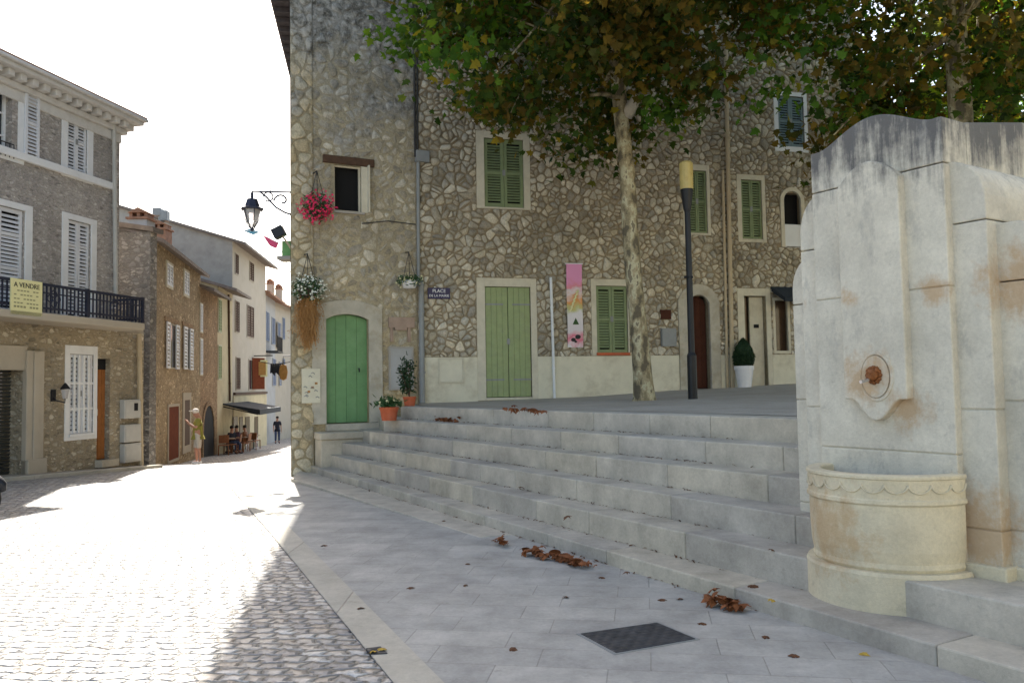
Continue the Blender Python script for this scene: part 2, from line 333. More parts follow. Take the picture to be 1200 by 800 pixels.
    t = NT('plaza_floor'); p = t.geo(); c = t.ramp(t.noise(p, 1.2, 6, .7), [(.3, (.33, .29, .235)), (.7, (.45, .405, .34))])
    c = t.mix(.6, c, t.ramp(t.noise(p, 45, 4, .7), [(.3, .7), (.7, 1.25)]), 'MULTIPLY'); t.bump(t.noise(p, 40, 4), .3, .01); t.fin(c, .85)
    t = NT('earth'); p = t.geo(); t.fin(t.ramp(t.noise(p, .2, 5), [(.3, (.16, .15, .12)), (.7, (.24, .22, .18))]), .95)
    t = NT('banner'); uv = t.obj(); z = t.sep(uv)[2]
    c = t.ramp(t.math('ADD', t.math('MULTIPLY', z, .62), t.math('MULTIPLY', t.math('SUBTRACT', t.noise(uv, 6, 3), .5), .35)), [(0, (.75, .72, .74)), (.10, (.70, .16, .24)), (.24, (.68, .62, .64)), (.42, (.70, .66, .66)), (.52, (.50, .50, .22)), (.62, (.72, .32, .10)), (.72, (.68, .60, .62)), (.80, (.70, .25, .30)), (.9, (.72, .30, .50))])
    t.fin(c, .7)
build_mats()
def mt(n): return MATS[n]

# ------------------------------------------------------------------ mesh builder
class MB:
    def __init__(s): s.bm = bmesh.new()
    def hexa(s, p):
        v = [s.bm.verts.new(x) for x in p]
        for f in ((0, 3, 2, 1), (4, 5, 6, 7), (0, 1, 5, 4), (1, 2, 6, 5), (2, 3, 7, 6), (3, 0, 4, 7)): s.bm.faces.new([v[i] for i in f])
    def ob(s, O, ex, ey, ez):
        O, ex, ey, ez = V(O), V(ex), V(ey), V(ez); b = [O, O + ex, O + ex + ey, O + ey]
        s.hexa(b + [x + ez for x in b]); return s
    def box(s, x0, y0, z0, x1, y1, z1): return s.ob((x0, y0, z0), (x1 - x0, 0, 0), (0, y1 - y0, 0), (0, 0, z1 - z0))
    def wb(s, w, u0, u1, z0, z1, o0, o1):
        return s.ob(w.P(u0, z0, o0), w.d * (u1 - u0), w.n * (o1 - o0), V((0, 0, z1 - z0)))
    def prism(s, poly, ext):
        ext = V(ext); a = [s.bm.verts.new(V(p)) for p in poly]; b = [s.bm.verts.new(V(p) + ext) for p in poly]; n = len(a)
        s.bm.faces.new(a[::-1]); s.bm.faces.new(b)
        for i in range(n): s.bm.faces.new((a[i], a[(i + 1) % n], b[(i + 1) % n], b[i]))
        return s
    def face(s, pts): s.bm.faces.new([s.bm.verts.new(V(p)) for p in pts]); return s
    def tube(s, pts, r, n=8, closed=False, cap=True):
        pts = [V(p) for p in pts]; m = len(pts); rr = r if isinstance(r, (list, tuple)) else [r] * m
        rings = []; prev = None
        for i, p in enumerate(pts):
            if closed: t = pts[(i + 1) % m] - pts[i - 1]
            else: t = pts[min(i + 1, m - 1)] - pts[max(i - 1, 0)]
            t = t.normalized() if t.length > 1e-9 else V((0, 0, 1))
            if prev is None:
                a = t.cross(V((0, 0, 1)));
                if a.length < .05: a = t.cross(V((0, 1, 0)))
            else: a = prev - t * prev.dot(t)
            a.normalize(); prev = a; b = t.cross(a)
            rings.append([s.bm.verts.new(p + (a * math.cos(2 * PI * k / n) + b * math.sin(2 * PI * k / n)) * rr[i]) for k in range(n)])
        rng = range(m if closed else m - 1)
        for i in rng:
            A, B = rings[i], rings[(i + 1) % m]
            for k in range(n): s.bm.faces.new((A[k], A[(k + 1) % n], B[(k + 1) % n], B[k]))
        if cap and not closed: s.bm.faces.new(rings[0][::-1]); s.bm.faces.new(rings[-1])
        return s
    def lathe(s, prof, c, n=24, a0=0, a1=2 * PI, sx=1, sy=1):
        c = V(c); full = abs(a1 - a0 - 2 * PI) < 1e-6; m = n if full else n + 1; rings = []
        for k in range(m):
            a = a0 + (a1 - a0) * k / n
            rings.append([s.bm.verts.new(c + V((r * math.cos(a) * sx, r * math.sin(a) * sy, z))) for r, z in prof])
        for k in range(n):
            A, B = rings[k], rings[(k + 1) % m]
            for i in range(len(prof) - 1):
                try: s.bm.faces.new((A[i], B[i], B[i + 1], A[i + 1]))
                except ValueError: pass
        if not full and len(prof) > 2: s.bm.faces.new(rings[0]); s.bm.faces.new(rings[-1][::-1])
        return s
    def ball(s, c, r, sc=(1, 1, 1), n=10):
        return s.lathe([(r * math.sin(PI * i / n) * 1.0 + 1e-5, -r * math.cos(PI * i / n) * sc[2]) for i in range(n + 1)], c, n + 2, sx=sc[0], sy=sc[1])
    def blob(s, c, r, rough=.15, sc=(1, 1, 1), sub=2):
        d = bmesh.ops.create_icosphere(s.bm, subdivisions=sub, radius=r)
        for v in d['verts']:
            v.co = V(c) + V((v.co.x * sc[0], v.co.y * sc[1], v.co.z * sc[2])) * (1 + random.uniform(-rough, rough))
        return s
    def build(s, name, mat, parent=None, smooth=False, bevel=0, recalc=True, seg=1):
        me = bpy.data.meshes.new(name)
        if recalc: bmesh.ops.recalc_face_normals(s.bm, faces=s.bm.faces)
        base = root_loc(parent)
        uvl = s.bm.loops.layers.uv.new('UVMap')
        for f in s.bm.faces:
            n = f.normal
            if abs(n.z) > .7: ux, uy = V((1, 0, 0)), V((0, 1, 0))
            else: ux = V((-n.y, n.x, 0)).normalized(); uy = V((0, 0, 1))
            for lp in f.loops: lp[uvl].uv = (lp.vert.co.dot(ux), lp.vert.co.dot(uy))
            f.smooth = smooth
        for v in s.bm.verts: v.co -= base
        s.bm.to_mesh(me); s.bm.free()
        o = bpy.data.objects.new(name, me); COL.objects.link(o)
        if mat: me.materials.append(mt(mat) if isinstance(mat, str) else mat)
        if parent: o.parent = parent
        if bevel:
            b = o.modifiers.new('bevel', 'BEVEL'); b.width = bevel; b.segments = seg; b.limit_method = 'ANGLE'; b.angle_limit = R(35)
        return o
def root_loc(o):
    v = V((0, 0, 0))
    while o is not None: v += o.location; o = o.parent
    return v
def tag(o, label=None, cat=None, group=None, kind=None):
    for k, x in (('label', label), ('category', cat), ('group', group), ('kind', kind)):
        if x: o[k] = x
    return o
def thing(name, loc, label, cat, group=None):
    o = bpy.data.objects.new(name, None); COL.objects.link(o); o.location = V(loc); o.empty_display_size = .2
    return tag(o, label, cat, group)
def copy_tree(o, parent=None):
    c = o.copy(); COL.objects.link(c); c.parent = parent
    for ch in list(o.children): copy_tree(ch, c)
    return c

class Wall:
    """vertical plane: origin O, unit direction d (to the right seen from outside), outward normal n"""
    def __init__(s, O, d, n=None):
        s.O = V((O[0], O[1], 0)); s.d = V((d[0], d[1], 0)).normalized()
        s.n = V((s.d.y, -s.d.x, 0)) if n is None else V((n[0], n[1], 0)).normalized()
    def P(s, u, z, o=0): return s.O + s.d * u + s.n * o + V((0, 0, z))
    def px(s, x, y, o=0):
        r = ray(x, y); t = (s.O + s.n * o - EYE).dot(s.n) / r.dot(s.n); p = EYE + r * t
        return (p - s.O).dot(s.d), p.z
    def rect(s, x0, y0, x1, y1, o=0):
        xm, ym = (x0 + x1) / 2, (y0 + y1) / 2
        return s.px(x0, ym, o)[0], s.px(x1, ym, o)[0], s.px(xm, y1, o)[1], s.px(xm, y0, o)[1]

def wall_panel(mb, w, u0, u1, zb, zt, holes, depth=.25, o=0.0):
    """front face split round rectangular holes, with reveals; zb may be a function of u"""
    us = sorted({u0, u1} | {max(u0, min(u1, x)) for h in holes for x in h[:2]}); zlow = zb if not callable(zb) else min(zb(u) for u in us)
    zs = sorted({zlow, zt} | {max(zlow, min(zt, x)) for h in holes for x in h[2:4]})
    for a, b in zip(us, us[1:]):
        for c, d in zip(zs, zs[1:]):
            um, zm = (a + b) / 2, (c + d) / 2
            if b - a < 1e-6 or d - c < 1e-6: continue
            if any(h[0] < um < h[1] and h[2] < zm < h[3] for h in holes): continue
            mb.face([w.P(a, c, o), w.P(b, c, o), w.P(b, d, o), w.P(a, d, o)])
    for (a, b, c, d) in [h[:4] for h in holes]:
        for q in (((a, c), (a, d)), ((b, d), (b, c)), ((a, d), (b, d)), ((b, c), (a, c))):
            (p1, q1), (p2, q2) = q
            mb.face([w.P(p1, q1, o), w.P(p2, q2, o), w.P(p2, q2, o - depth), w.P(p1, q1, o - depth)])
    bmesh.ops.remove_doubles(mb.bm, verts=mb.bm.verts, dist=.0005)

def frame(mb, w, r, t, o0, o1, bottom=True, tt=None):
    u0, u1, z0, z1 = r; tt = tt or t; zb = z0 + (tt if bottom else 0)
    mb.wb(w, u0, u0 + t, zb, z1 - tt, o0, o1); mb.wb(w, u1 - t, u1, zb, z1 - tt, o0, o1)
    mb.wb(w, u0, u1, z1 - tt, z1, o0, o1)
    if bottom: mb.wb(w, u0, u1, z0, z0 + tt, o0, o1)

def louver_leaf(w, r, mat, parent, o=0.02, name='shutter', pitch=.055, rails=(0.5,)):
    u0, u1, z0, z1 = r; mb = MB(); st = min(.065, (u1 - u0) * .16)
    frame(mb, w, r, st, o, o + .04, tt=st * 1.25)
    cuts = [z0 + st * 1.25] + [z0 + (z1 - z0) * k for k in rails] + [z1 - st * 1.25]
    for k in rails: mb.wb(w, u0 + st, u1 - st, z0 + (z1 - z0) * k - st * .5, z0 + (z1 - z0) * k + st * .5, o + .003, o + .037)
    for a, b in zip(cuts, cuts[1:]):
        n = max(1, int((b - a - st) / pitch))
        for i in range(n):
            z = a + st * .5 + (b - a - st) * (i + .5) / n - pitch * .4
            mb.ob(w.P(u0 + st, z, o + .035), w.d * (u1 - u0 - 2 * st), V((0, 0, .008)), w.n * -.028 + V((0, 0, pitch * .72)))
    return mb.build(name, mat, parent)

def plank_leaf(w, r, mat, parent, n=4, o=.02, name='door_leaf', th=.04):
    u0, u1, z0, z1 = r; mb = MB(); s = (u1 - u0) / n
    for i in range(n): mb.wb(w, u0 + i * s + .004, u0 + (i + 1) * s - .004, z0 + random.uniform(0, .006), z1, o, o + th)
    mb.wb(w, u0 + .002, u1 - .002, z0 + .01, z1 - .003, o - .012, o + th * .75)
    return mb.build(name, mat, parent, bevel=.004)

def arch_ring(mb, w, r, t, rise, o0, o1, seg=12, zb=None):
    """stone surround with arched head: r = outer rect of the ring (u0,u1,z0,z1)"""
    u0, u1, z0, z1 = r; zsp = z1 - rise
    def arc(a, b, top, h):
        c = (a + b) / 2; hw = (b - a) / 2
        if h >= hw * .98: return [(c - hw * math.cos(PI * i / seg), top - h + h * math.sin(PI * i / seg)) for i in range(seg + 1)]
        rad = (hw * hw + h * h) / (2 * h); th = math.asin(hw / rad)
        return [(c + rad * math.sin(-th + 2 * th * i / seg), top - rad + rad * math.cos(-th + 2 * th * i / seg)) for i in range(seg + 1)]
    out = arc(u0, u1, z1, rise); hi = rise if rise < (u1 - u0) * .45 else (u1 - u0) / 2 - t
    inn = arc(u0 + t, u1 - t, z1 - t, hi * (u1 - u0 - 2 * t) / (u1 - u0) if hi == rise else hi)
    for i in range(seg): mb.prism([w.P(*out[i], o0), w.P(*out[i + 1], o0), w.P(*inn[i + 1], o0), w.P(*inn[i], o0)], w.n * (o1 - o0))
    mb.prism([w.P(u0, z0, o0), w.P(*out[0], o0), w.P(*inn[0], o0), w.P(u0 + t, z0, o0)], w.n * (o1 - o0))
    mb.prism([w.P(u1, z0, o0), w.P(*out[-1], o0), w.P(*inn[-1], o0), w.P(u1 - t, z0, o0)], w.n * (o1 - o0))
    bmesh.ops.remove_doubles(mb.bm, verts=mb.bm.verts, dist=.0004)
    return inn
def arch_leaf(w, inn, z0, mat, parent, o, th=.04, name='door_leaf', planks=4):
    mb = MB(); u0, u1 = inn[0][0], inn[-1][0]; top = lambda u: lin(u, inn)
    for i in range(planks):
        a = u0 + (u1 - u0) * i / planks + .003; b = u0 + (u1 - u0) * (i + 1) / planks - .003
        pts = [(a, z0), (b, z0)] + [(b + (a - b) * k / 5, top(b + (a - b) * k / 5)) for k in range(6)]
        mb.prism([w.P(u, z, o) for u, z in pts], w.n * th)
    pts = [(u0, z0), (u1, z0)] + [(u1 + (u0 - u1) * k / 12, top(u1 + (u0 - u1) * k / 12)) for k in range(13)]
    mb.prism([w.P(u, z, o - .01) for u, z in pts], w.n * (th * .7))
    return mb.build(name, mat, parent)

def clip(poly, n, c):
    """keep the side where n.p <= c"""
    out = []
    for i in range(len(poly)):
        a, b = poly[i - 1], poly[i]; da, db = n[0] * a[0] + n[1] * a[1] - c, n[0] * b[0] + n[1] * b[1] - c
        if (da <= 0) != (db <= 0): t = da / (da - db); out.append((a[0] + (b[0] - a[0]) * t, a[1] + (b[1] - a[1]) * t))
        if db <= 0: out.append(b)
    return out
def lay_stones(mb, w, u0, u1, z0, z1, cw, ch, avoid, proud, seed, gap=(.012, .03), drop=.18, small=.22, o=0.0, regular=.0, mi=1):
    rnd = random.Random(seed); pts = []; nr = int((z1 - z0) / ch) + 2; nc = int((u1 - u0) / cw) + 2
    for r in range(-1, nr + 1):
        for c in range(-1, nc + 1):
            if rnd.random() < drop: continue
            j = .44 * (1 - regular); x = u0 + (c + .5 * (r % 2) + rnd.uniform(-j, j)) * cw; y = z0 + (r + rnd.uniform(-j, j) * .9) * ch; pts.append((x, y))
            if rnd.random() < small: pts.append((x + cw * rnd.uniform(-.5, .5), y + ch * rnd.uniform(.35, .6)))
    cell = max(cw, ch) * 1.6; H = {}
    for i, p in enumerate(pts): H.setdefault((int(p[0] // cell), int(p[1] // cell)), []).append(i)
    k0 = len(mb.bm.faces)
    for i, p in enumerate(pts):
        g_ = rnd.uniform(*gap) * .5; R_ = cell
        poly = [(max(u0, p[0] - R_), max(z0, p[1] - R_)), (min(u1, p[0] + R_), max(z0, p[1] - R_)), (min(u1, p[0] + R_), min(z1, p[1] + R_)), (max(u0, p[0] - R_), min(z1, p[1] + R_))]
        if poly[0][0] >= poly[1][0] or poly[0][1] >= poly[2][1]: continue
        cx, cy = int(p[0] // cell), int(p[1] // cell)
        for a in (-1, 0, 1):
            for b in (-1, 0, 1):
                for j in H.get((cx + a, cy + b), ()):
                    if j == i: continue
                    q = pts[j]; n = (q[0] - p[0], q[1] - p[1]); L = math.hypot(*n)
                    if L < 1e-4 or L > 2.6 * cell: continue
                    n = (n[0] / L, n[1] / L); poly = clip(poly, n, n[0] * (p[0] + q[0]) / 2 + n[1] * (p[1] + q[1]) / 2 - g_)
                    if len(poly) < 3: break
        for (a, b, c, d) in avoid:
            if len(poly) < 3: break
            xs = [v[0] for v in poly]; ys = [v[1] for v in poly]
            if max(xs) <= a or min(xs) >= b or max(ys) <= c or min(ys) >= d: continue
            mx_, my_ = sum(xs) / len(xs), sum(ys) / len(ys)
            opts = [(a - mx_, (1, 0), a - .004), (mx_ - b, (-1, 0), -b - .004), (c - my_, (0, 1), c - .004), (my_ - d, (0, -1), -d - .004)]
            bst = max(opts, key=lambda t: t[0]); poly = clip(poly, bst[1], bst[2])
        if len(poly) < 3: continue
        ar = abs(sum(poly[k - 1][0] * poly[k][1] - poly[k][0] * poly[k - 1][1] for k in range(len(poly)))) / 2
        if ar < .0012: continue
        for _ in range(2):
            np_ = []
            for k in range(len(poly)):
                a, b = poly[k - 1], poly[k]; np_ += [(a[0] * .78 + b[0] * .22, a[1] * .78 + b[1] * .22), (a[0] * .22 + b[0] * .78, a[1] * .22 + b[1] * .78)]
            poly = np_
        mx_ = sum(v[0] for v in poly) / len(poly); my_ = sum(v[1] for v in poly) / len(poly); pr = rnd.uniform(*proud)
        tu, tz = rnd.uniform(-.05, .05), rnd.uniform(-.05, .05); rings = []
        for k, oo in ((1.0, -.01), (.97, pr * .55), (.86, pr * .95)):
            rings.append([mb.bm.verts.new(w.P(mx_ + (v[0] - mx_) * k, my_ + (v[1] - my_) * k, o + oo + (tu * (v[0] - mx_) + tz * (v[1] - my_) if oo > 0 else 0) + (rnd.uniform(-.002, .002) if oo > 0 else 0))) for v in poly])
        for A, B in zip(rings, rings[1:]):
            for k in range(len(A)): mb.bm.faces.new((A[k - 1], A[k], B[k], B[k - 1]))
        ctr = mb.bm.verts.new(w.P(mx_, my_, o + pr * 1.1))
        for k in range(len(poly)): mb.bm.faces.new((rings[2][k - 1], rings[2][k], ctr))
    mb.bm.faces.ensure_lookup_table()
    for f in mb.bm.faces[k0:]: f.material_index = mi
def stone_wall(mb, name, parent, base):
    o = mb.build(name, base + '_mortar', parent, recalc=True); o.data.materials.append(mt(base + '_stone'))
    for p in o.data.polygons: p.use_smooth = p.material_index == 1
    return o

# ================================================================== SETTING
def strip_mesh(name, mat, fl, fr, ys, dz, nx=1, zf=g):
    mb = MB(); grid = []
    for y in ys:
        a, b = fl(y), fr(y); grid.append([mb.bm.verts.new((a + (b - a) * i / nx, y, zf(y) + dz)) for i in range(nx + 1)])
    for A, B in zip(grid, grid[1:]):
        for i in range(nx): mb.bm.faces.new((A[i], A[i + 1], B[i + 1], B[i]))
    return tag(mb.build(name, mat), kind='structure')
YS = [-40, -8, 0, 3, 6, 9, 12, 15, 17.5, 20, 23, 26, 30, 36, 42, 48, 54, 70, 90]
strip_mesh('ground', 'earth', lambda y: -600, lambda y: 600, [-300] + YS + [300, 900], -.03)
strip_mesh('cobbled_street', 'cobbles', lambda y: -40, lambda y: 40, YS, 0)
# edge of the paved walk (white stone border towards the cobbles)
B0 = at_z(333, 645, 0); B1 = at_z(460, 800, 0)
bx = lambda y: B0.x + (B1.x - B0.x) * (y - B0.y) / (B1.y - B0.y)
# stair nosing lines: (left end xy), (right end xy), top z
RD = [5.24, 5.66, 6.08, 6.52, 6.96, 7.42]
LE = [(-3.53, 14.7), (-3.10, 14.45), (-2.82, 14.45), (-2.55, 14.5), (-2.30, 14.5), (-2.01, 14.6)]
ZT = [.12, .336, .55, .77, .98, 1.20]
lines = []
for d, l in zip(RD, LE):
    r = at_y(930, 500, d); lines.append((V((l[0], l[1], 0)), V((r.x, r.y, 0))))
def ext(i, k):  # point on line i, k metres beyond its right end
    a, b = lines[i]; return b + (b - a).normalized() * k
l1 = lines[0]; l1x = lambda y: l1[0].x + (l1[1].x - l1[0].x) * (y - l1[0].y) / (l1[1].y - l1[0].y)
strip_mesh('paved_walk', 'paving', bx, lambda y: l1x(y) + .05, [-8, 0, 3, 6, 9, 12, 15], .006)
strip_mesh('paving_border', 'kerb_stone', lambda y: bx(y) - .0, lambda y: bx(y) + .26, [-8, 0, 3, 6, 9, 12, 15], .011)
strip_mesh('left_pavement', 'plaza_floor', lambda y: -30, lambda y: -9.8 + .21 * (y - 18.3) + .95, [-8, 0, 9, 12, 15, 17.5, 19.6], .06)
mb = MB()
for y0, y1 in ((-8, 9), (9, 15), (15, 19.6)):
    e = lambda y: -9.8 + .21 * (y - 18.3) + .95
    mb.hexa([(e(y0), y0, g(y0) - .1), (e(y0) + .14, y0, g(y0) - .1), (e(y1) + .14, y1, g(y1) - .1), (e(y1), y1, g(y1) - .1), (e(y0), y0, g(y0) + .075), (e(y0) + .14, y0, g(y0) + .075), (e(y1) + .14, y1, g(y1) + .075), (e(y1), y1, g(y1) + .075)])
tag(mb.build('kerb', 'kerb_stone', bevel=.01), kind='structure')

# main building walls
P0 = V((-4.08, 15.1, 0)); P0 = V((at_z(341, 557, 0).x * 15.1 / at_z(341, 557, 0).y, 15.1, 0))
WL = Wall(P0, (1, .5)); uL = (ray(490, 470).x / ray(490, 470).y)
tt_ = (P0.x - uL * P0.y) / (uL * .5 - 1); P1 = V((P0.x + tt_, P0.y + .5 * tt_, 0)); UL = (P1 - P0).length
WR = Wall(P1, (1, .27)); UR = 10.6; P2 = WR.P(UR, 0)
SD = V((-.179, 1, 0)).normalized(); WS = Wall(P0 + SD * 26, -SD); US = 26.0
HT = 12.0
BZ = [(WR.px(x, y)[0], WR.px(x, y)[1]) for x, y in ((497, 472), (565, 470), (630, 467), (700, 464), (790, 457), (860, 454), (930, 449))]
def plaza_edge(u): return lin(u, BZ)
# stairs
mb = MB()
backL = [WL.P(.35, 0, -.3), WL.P(.6, 0, -.3), WL.P(.75, 0, -.3), WL.P(1.3, 0, -.3), WL.P(1.75, 0, -.3), WL.P(UL - .03, 0, -.3)]
for i in range(6):
    L, Rr = lines[i]; rx = ext(i, 6.5 if i < 2 else .75)
    ln = [L, Rr, rx]
    back = WR.P(1.2, 0, -.2) if i < 5 else None
    rb = rx + V((1.2, .7, 0)) if i < 2 else rx + V((.5, .3, 0))
    if i < 5: poly = [L, Rr, rx, rb, lines[5][1] + V((.9, .5, 0)), WR.P(.6, 0, -.2), backL[i]]
    else: poly = [L, Rr, rx, rb, lines[5][1] + V((.6, .6, 0)), WR.P(.4, 0, -.2), backL[i]]
    z0 = -.5
    mb.prism([(p.x, p.y, z0) for p in poly], (0, 0, ZT[i] - z0 - .006))
for i in range(6):
    L, Rr = lines[i]; d = (Rr - L).normalized(); q = V((-d.y, d.x, 0)); q = q if q.x > 0 else -q
    tot = (Rr - L).length + (6.5 if i < 2 else .75); a = 0.0; zb = ZT[i - 1] if i else -.02
    rq = random.Random(40 + i)
    while a < tot:
        ln_ = min(rq.uniform(.85, 1.6), tot - a)
        if tot - a - ln_ < .4: ln_ = tot - a
        p = L + d * (a + .002) - q * (.012 + rq.uniform(0, .005)); p.z = zb - .03
        mb.ob(p, d * (ln_ - .004), q * .40, V((0, 0, ZT[i] - zb + .03 + rq.uniform(0, .003)))); a += ln_
steps = tag(mb.build('stone_steps', 'step_stone', bevel=.012, seg=2), kind='structure')
# low flush step at the far left of the first riser
mb = MB(); L0 = V((at_z(341, 561, 0).x, at_z(341, 561, 0).y, 0)); a = l1[0] + (l1[1] - l1[0]) * .66
mb.prism([(L0.x, L0.y, -.4), (a.x - .36, a.y - .1, -.4), (a.x, a.y, -.4), (l1[0].x, l1[0].y, -.4), (P0.x + .1, P0.y + .2, -.4)], (0, 0, .413))
tag(mb.build('lower_step', 'step_stone', bevel=.008), kind='structure')
# plaza
mb = MB(); rows = []
for i in range(15):
    s = i / 14
    A = lines[5][0].lerp(ext(5, .8), s) + V((.33, .186, 0))
    u = lin(s, [(0, .0), (1, UR + 2.5)]); Bp = WR.P(u, 0, -.05)
    rows.append([mb.bm.verts.new((A.x + (Bp.x - A.x) * k / 6, A.y + (Bp.y - A.y) * k / 6, 1.2055 + (plaza_edge(u) - 1.2055) * (k / 6) ** 1.0)) for k in range(7)])
for A, B in zip(rows, rows[1:]):
    for k in range(6): mb.bm.faces.new((A[k], B[k], B[k + 1], A[k + 1]))
E_ = ext(5, .8); far = WR.P(UR + 2.5, 0, -.05)
mb.face([(E_.x, E_.y, 1.2052), (30, -4, 1.2052), (40, 30, 1.5), (far.x, far.y, plaza_edge(UR + 2.5))])
tag(mb.build('upper_square', 'plaza_floor'), kind='structure')

# ================================================================== MAIN BUILDING
MBD = thing('stone_building', P0, 'tall rubble stone corner house with green shutters behind the broad steps', 'building')
holesL = []; holesR = []; outL = []; outR = []
def add_window(w, outer, inner, holes, parent, mat='green_shutter', sill=None, leafs=2, pitch=.055, surround='surround_cream', name='window', plank=False, o=.0, bottom=True):
    O = w.rect(*outer); I = w.rect(*inner); holes.append((I[0], I[1], I[2], I[3])); (outR if w is WR else outL).append(O)
    mb = MB()
    mb.wb(w, O[0], I[0], O[2], O[3], -.02, .015); mb.wb(w, I[1], O[1], O[2], O[3], -.02, .015)
    mb.wb(w, I[0], I[1], I[3], O[3], -.02, .015)
    if bottom and I[2] - O[2] > .02: mb.wb(w, I[0], I[1], O[2], I[2], -.02, .015)
    f = mb.build(name, surround, parent, bevel=.004)
    um = (I[0] + I[1]) / 2
    rs = [(I[0] + .008, um - .004, I[2] + .01, I[3] - .008), (um + .004, I[1] - .008, I[2] + .01, I[3] - .008)] if leafs == 2 else [(I[0] + .008, I[1] - .008, I[2] + .01, I[3] - .008)]
    for r in rs:
        if plank: plank_leaf(w, r, mat, f, 4, -.06, 'shutter')
        else: louver_leaf(w, r, mat, f, -.06, 'shutter', pitch)
    mb = MB()
    for k in (.16, .84):
        z = I[2] + (I[3] - I[2]) * k; Lh = (I[1] - I[0]) * (.40 if plank else .10)
        for a, b in ((I[0], I[0] + Lh), (I[1] - Lh, I[1])): MB().wb(w, a, b, z - .016, z + .016, -.022, -.012).build('hinge', mat if not plank else 'grey_pipe', f)
    z = (I[2] + I[3]) / 2 - .05; mb.wb(w, um - .03, um + .03, z, z + .12, -.022, -.008); mb.build('latch', 'grey_pipe', f)
    MB().wb(w, I[0], I[1], I[2], I[3], -.24, -.2).build('window_pane', 'dark_inside', f)
    if sill: MB().wb(w, I[0] - .02, I[1] + .02, I[2] - .05, I[2] + .008, -.06, .05).build('sill', sill, f, bevel=.004)
    return f
add_window(WR, (558, 155, 621, 245), (567.5, 163, 613.5, 243), holesR, MBD)
add_window(WR, (559, 326, 629.5, 468.5), (569, 336, 622.5, 465.5), holesR, MBD, 'green_shutter_pale', plank=True)
add_window(WR, (693, 327, 737, 416.5), (699, 335, 735.5, 413.5), holesR, MBD, sill='terracotta')
add_window(WR, (800, 193, 832, 275.5), (806, 200, 828.5, 273), holesR, MBD)
add_window(WR, (864, 205, 897, 284), (869, 211, 893, 280), holesR, MBD)
add_window(WR, (907, 108, 946, 178), (912, 113, 942, 172), holesR, MBD, 'blue_shutter', surround='white_paint')
# small dark window above, behind foliage
# arched small window
r = WR.rect(914, 220, 942, 290); mb = MB()
inn = arch_ring(mb, WR, r, .09, (r[1] - r[0]) / 2, -.02, .045)
f = mb.build('arched_window', 'surround_cream', MBD); f['label'] = 'small round-headed window with a white lower panel'
zt = WR.px(928, 263)[1]
holesR.append((r[0] + .05, r[1] - .05, r[2] + .03, r[3] - .13))
MB().wb(WR, r[0] + .09, r[1] - .09, r[2], zt, -.05, .0).build('lower_panel', 'white_paint', f)
MB().wb(WR, r[0], r[1], r[2], r[3], -.2, -.17).build('window_pane', 'dark_inside', f)
# arched brown door
r = WR.rect(795, 333, 843, 456); r = (r[0], r[1], plaza_edge(r[0]) - .05, r[3]); mb = MB()
inn = arch_ring(mb, WR, r, .24, (r[1] - r[0]) / 2.6, -.03, .045)
f = mb.build('door', 'door_stone', MBD, bevel=.006); f['label'] = 'dark brown door under a round stone arch'
holesR.append((r[0] + .22, r[1] - .22, r[2], r[3] - .26))
arch_leaf(WR, inn, r[2] + .08, 'brown_door', f, -.2)
# far doorway with cream inner door
r = WR.rect(865, 338, 904, 449); zb = plaza_edge(r[0]) - .02; I = (r[0] + .17, r[1] - .12, zb, r[3] - .17)
holesR.append(I); mb = MB()
mb.wb(WR, r[0], I[0], zb, r[3], -.02, .02); mb.wb(WR, I[1], r[1], zb, r[3], -.02, .02); mb.wb(WR, I[0], I[1], I[3], r[3], -.02, .02)
f = mb.build('doorway', 'surround_cream', MBD, bevel=.004); um = I[0] + (I[1] - I[0]) * .36
d_ = MB().wb(WR, um, I[1] - .01, zb + .02, I[3] - .01, -.16, -.11).build('door_leaf', 'surround_cream', f)
MB().wb(WR, um + .1, um + .22, zb + 1.35, zb + 1.43, -.11, -.09).build('letter_slot', 'dark_inside', d_)
MB().wb(WR, I[0], um - .01, zb + .02, I[3] - .01, -.22, -.19).build('door_pane', 'shop_window', f)
# shop window beyond with black awning
r = WR.rect(906, 349, 926, 414); holesR.append(r); mb = MB(); frame(mb, WR, r, .06, -.04, .01)
f = mb.build('window', 'surround_cream', MBD); MB().wb(WR, r[0], r[1], r[2], r[3], -.2, -.17).build('window_pane', 'shop_window', f)
a = WR.rect(903, 336, 934, 349); mb = MB()
mb.prism([WR.P(a[0], a[3], .01), WR.P(a[0], a[2] - .05, .55), WR.P(a[0], a[2] - .14, .55), WR.P(a[0], a[3] - .10, .01)], WR.d * 1.9)
mb.build('awning', 'awning_cloth', MBD)
# LEFT PART: arched green door
r = WL.rect(365, 351.5, 448, 497); zdoor = WL.px(404, 496)[1]; r = (r[0], r[1], zdoor, r[3]); mb = MB()
inn = arch_ring(mb, WL, r, WL.rect(432, 360, 448, 490)[1] - WL.rect(432, 360, 448, 490)[0], .17, -.03, .035)
f = mb.build('door', 'door_stone', MBD, bevel=.008); f['label'] = 'bright green plank door under a low stone arch'
iu0, iu1 = inn[0][0], inn[-1][0]
holesL.append((iu0, iu1, r[2], max(z for _, z in inn)))
leaf = arch_leaf(WL, [(u, z - .0) for u, z in inn], zdoor + .015, 'green_door', f, -.15)
MB().tube([WL.P(iu1 - .17, zdoor + 1.05, -.11), WL.P(iu1 - .17, zdoor + 1.05, -.06), WL.P(iu1 - .17, zdoor + .98, -.05)], .012, 6).build('handle', 'iron', leaf)
MB().wb(WL, iu0 - .02, r[1] - .02, zdoor - .13, zdoor - .002, -.1, .11).build('threshold', 'landing_stone', f, bevel=.01)
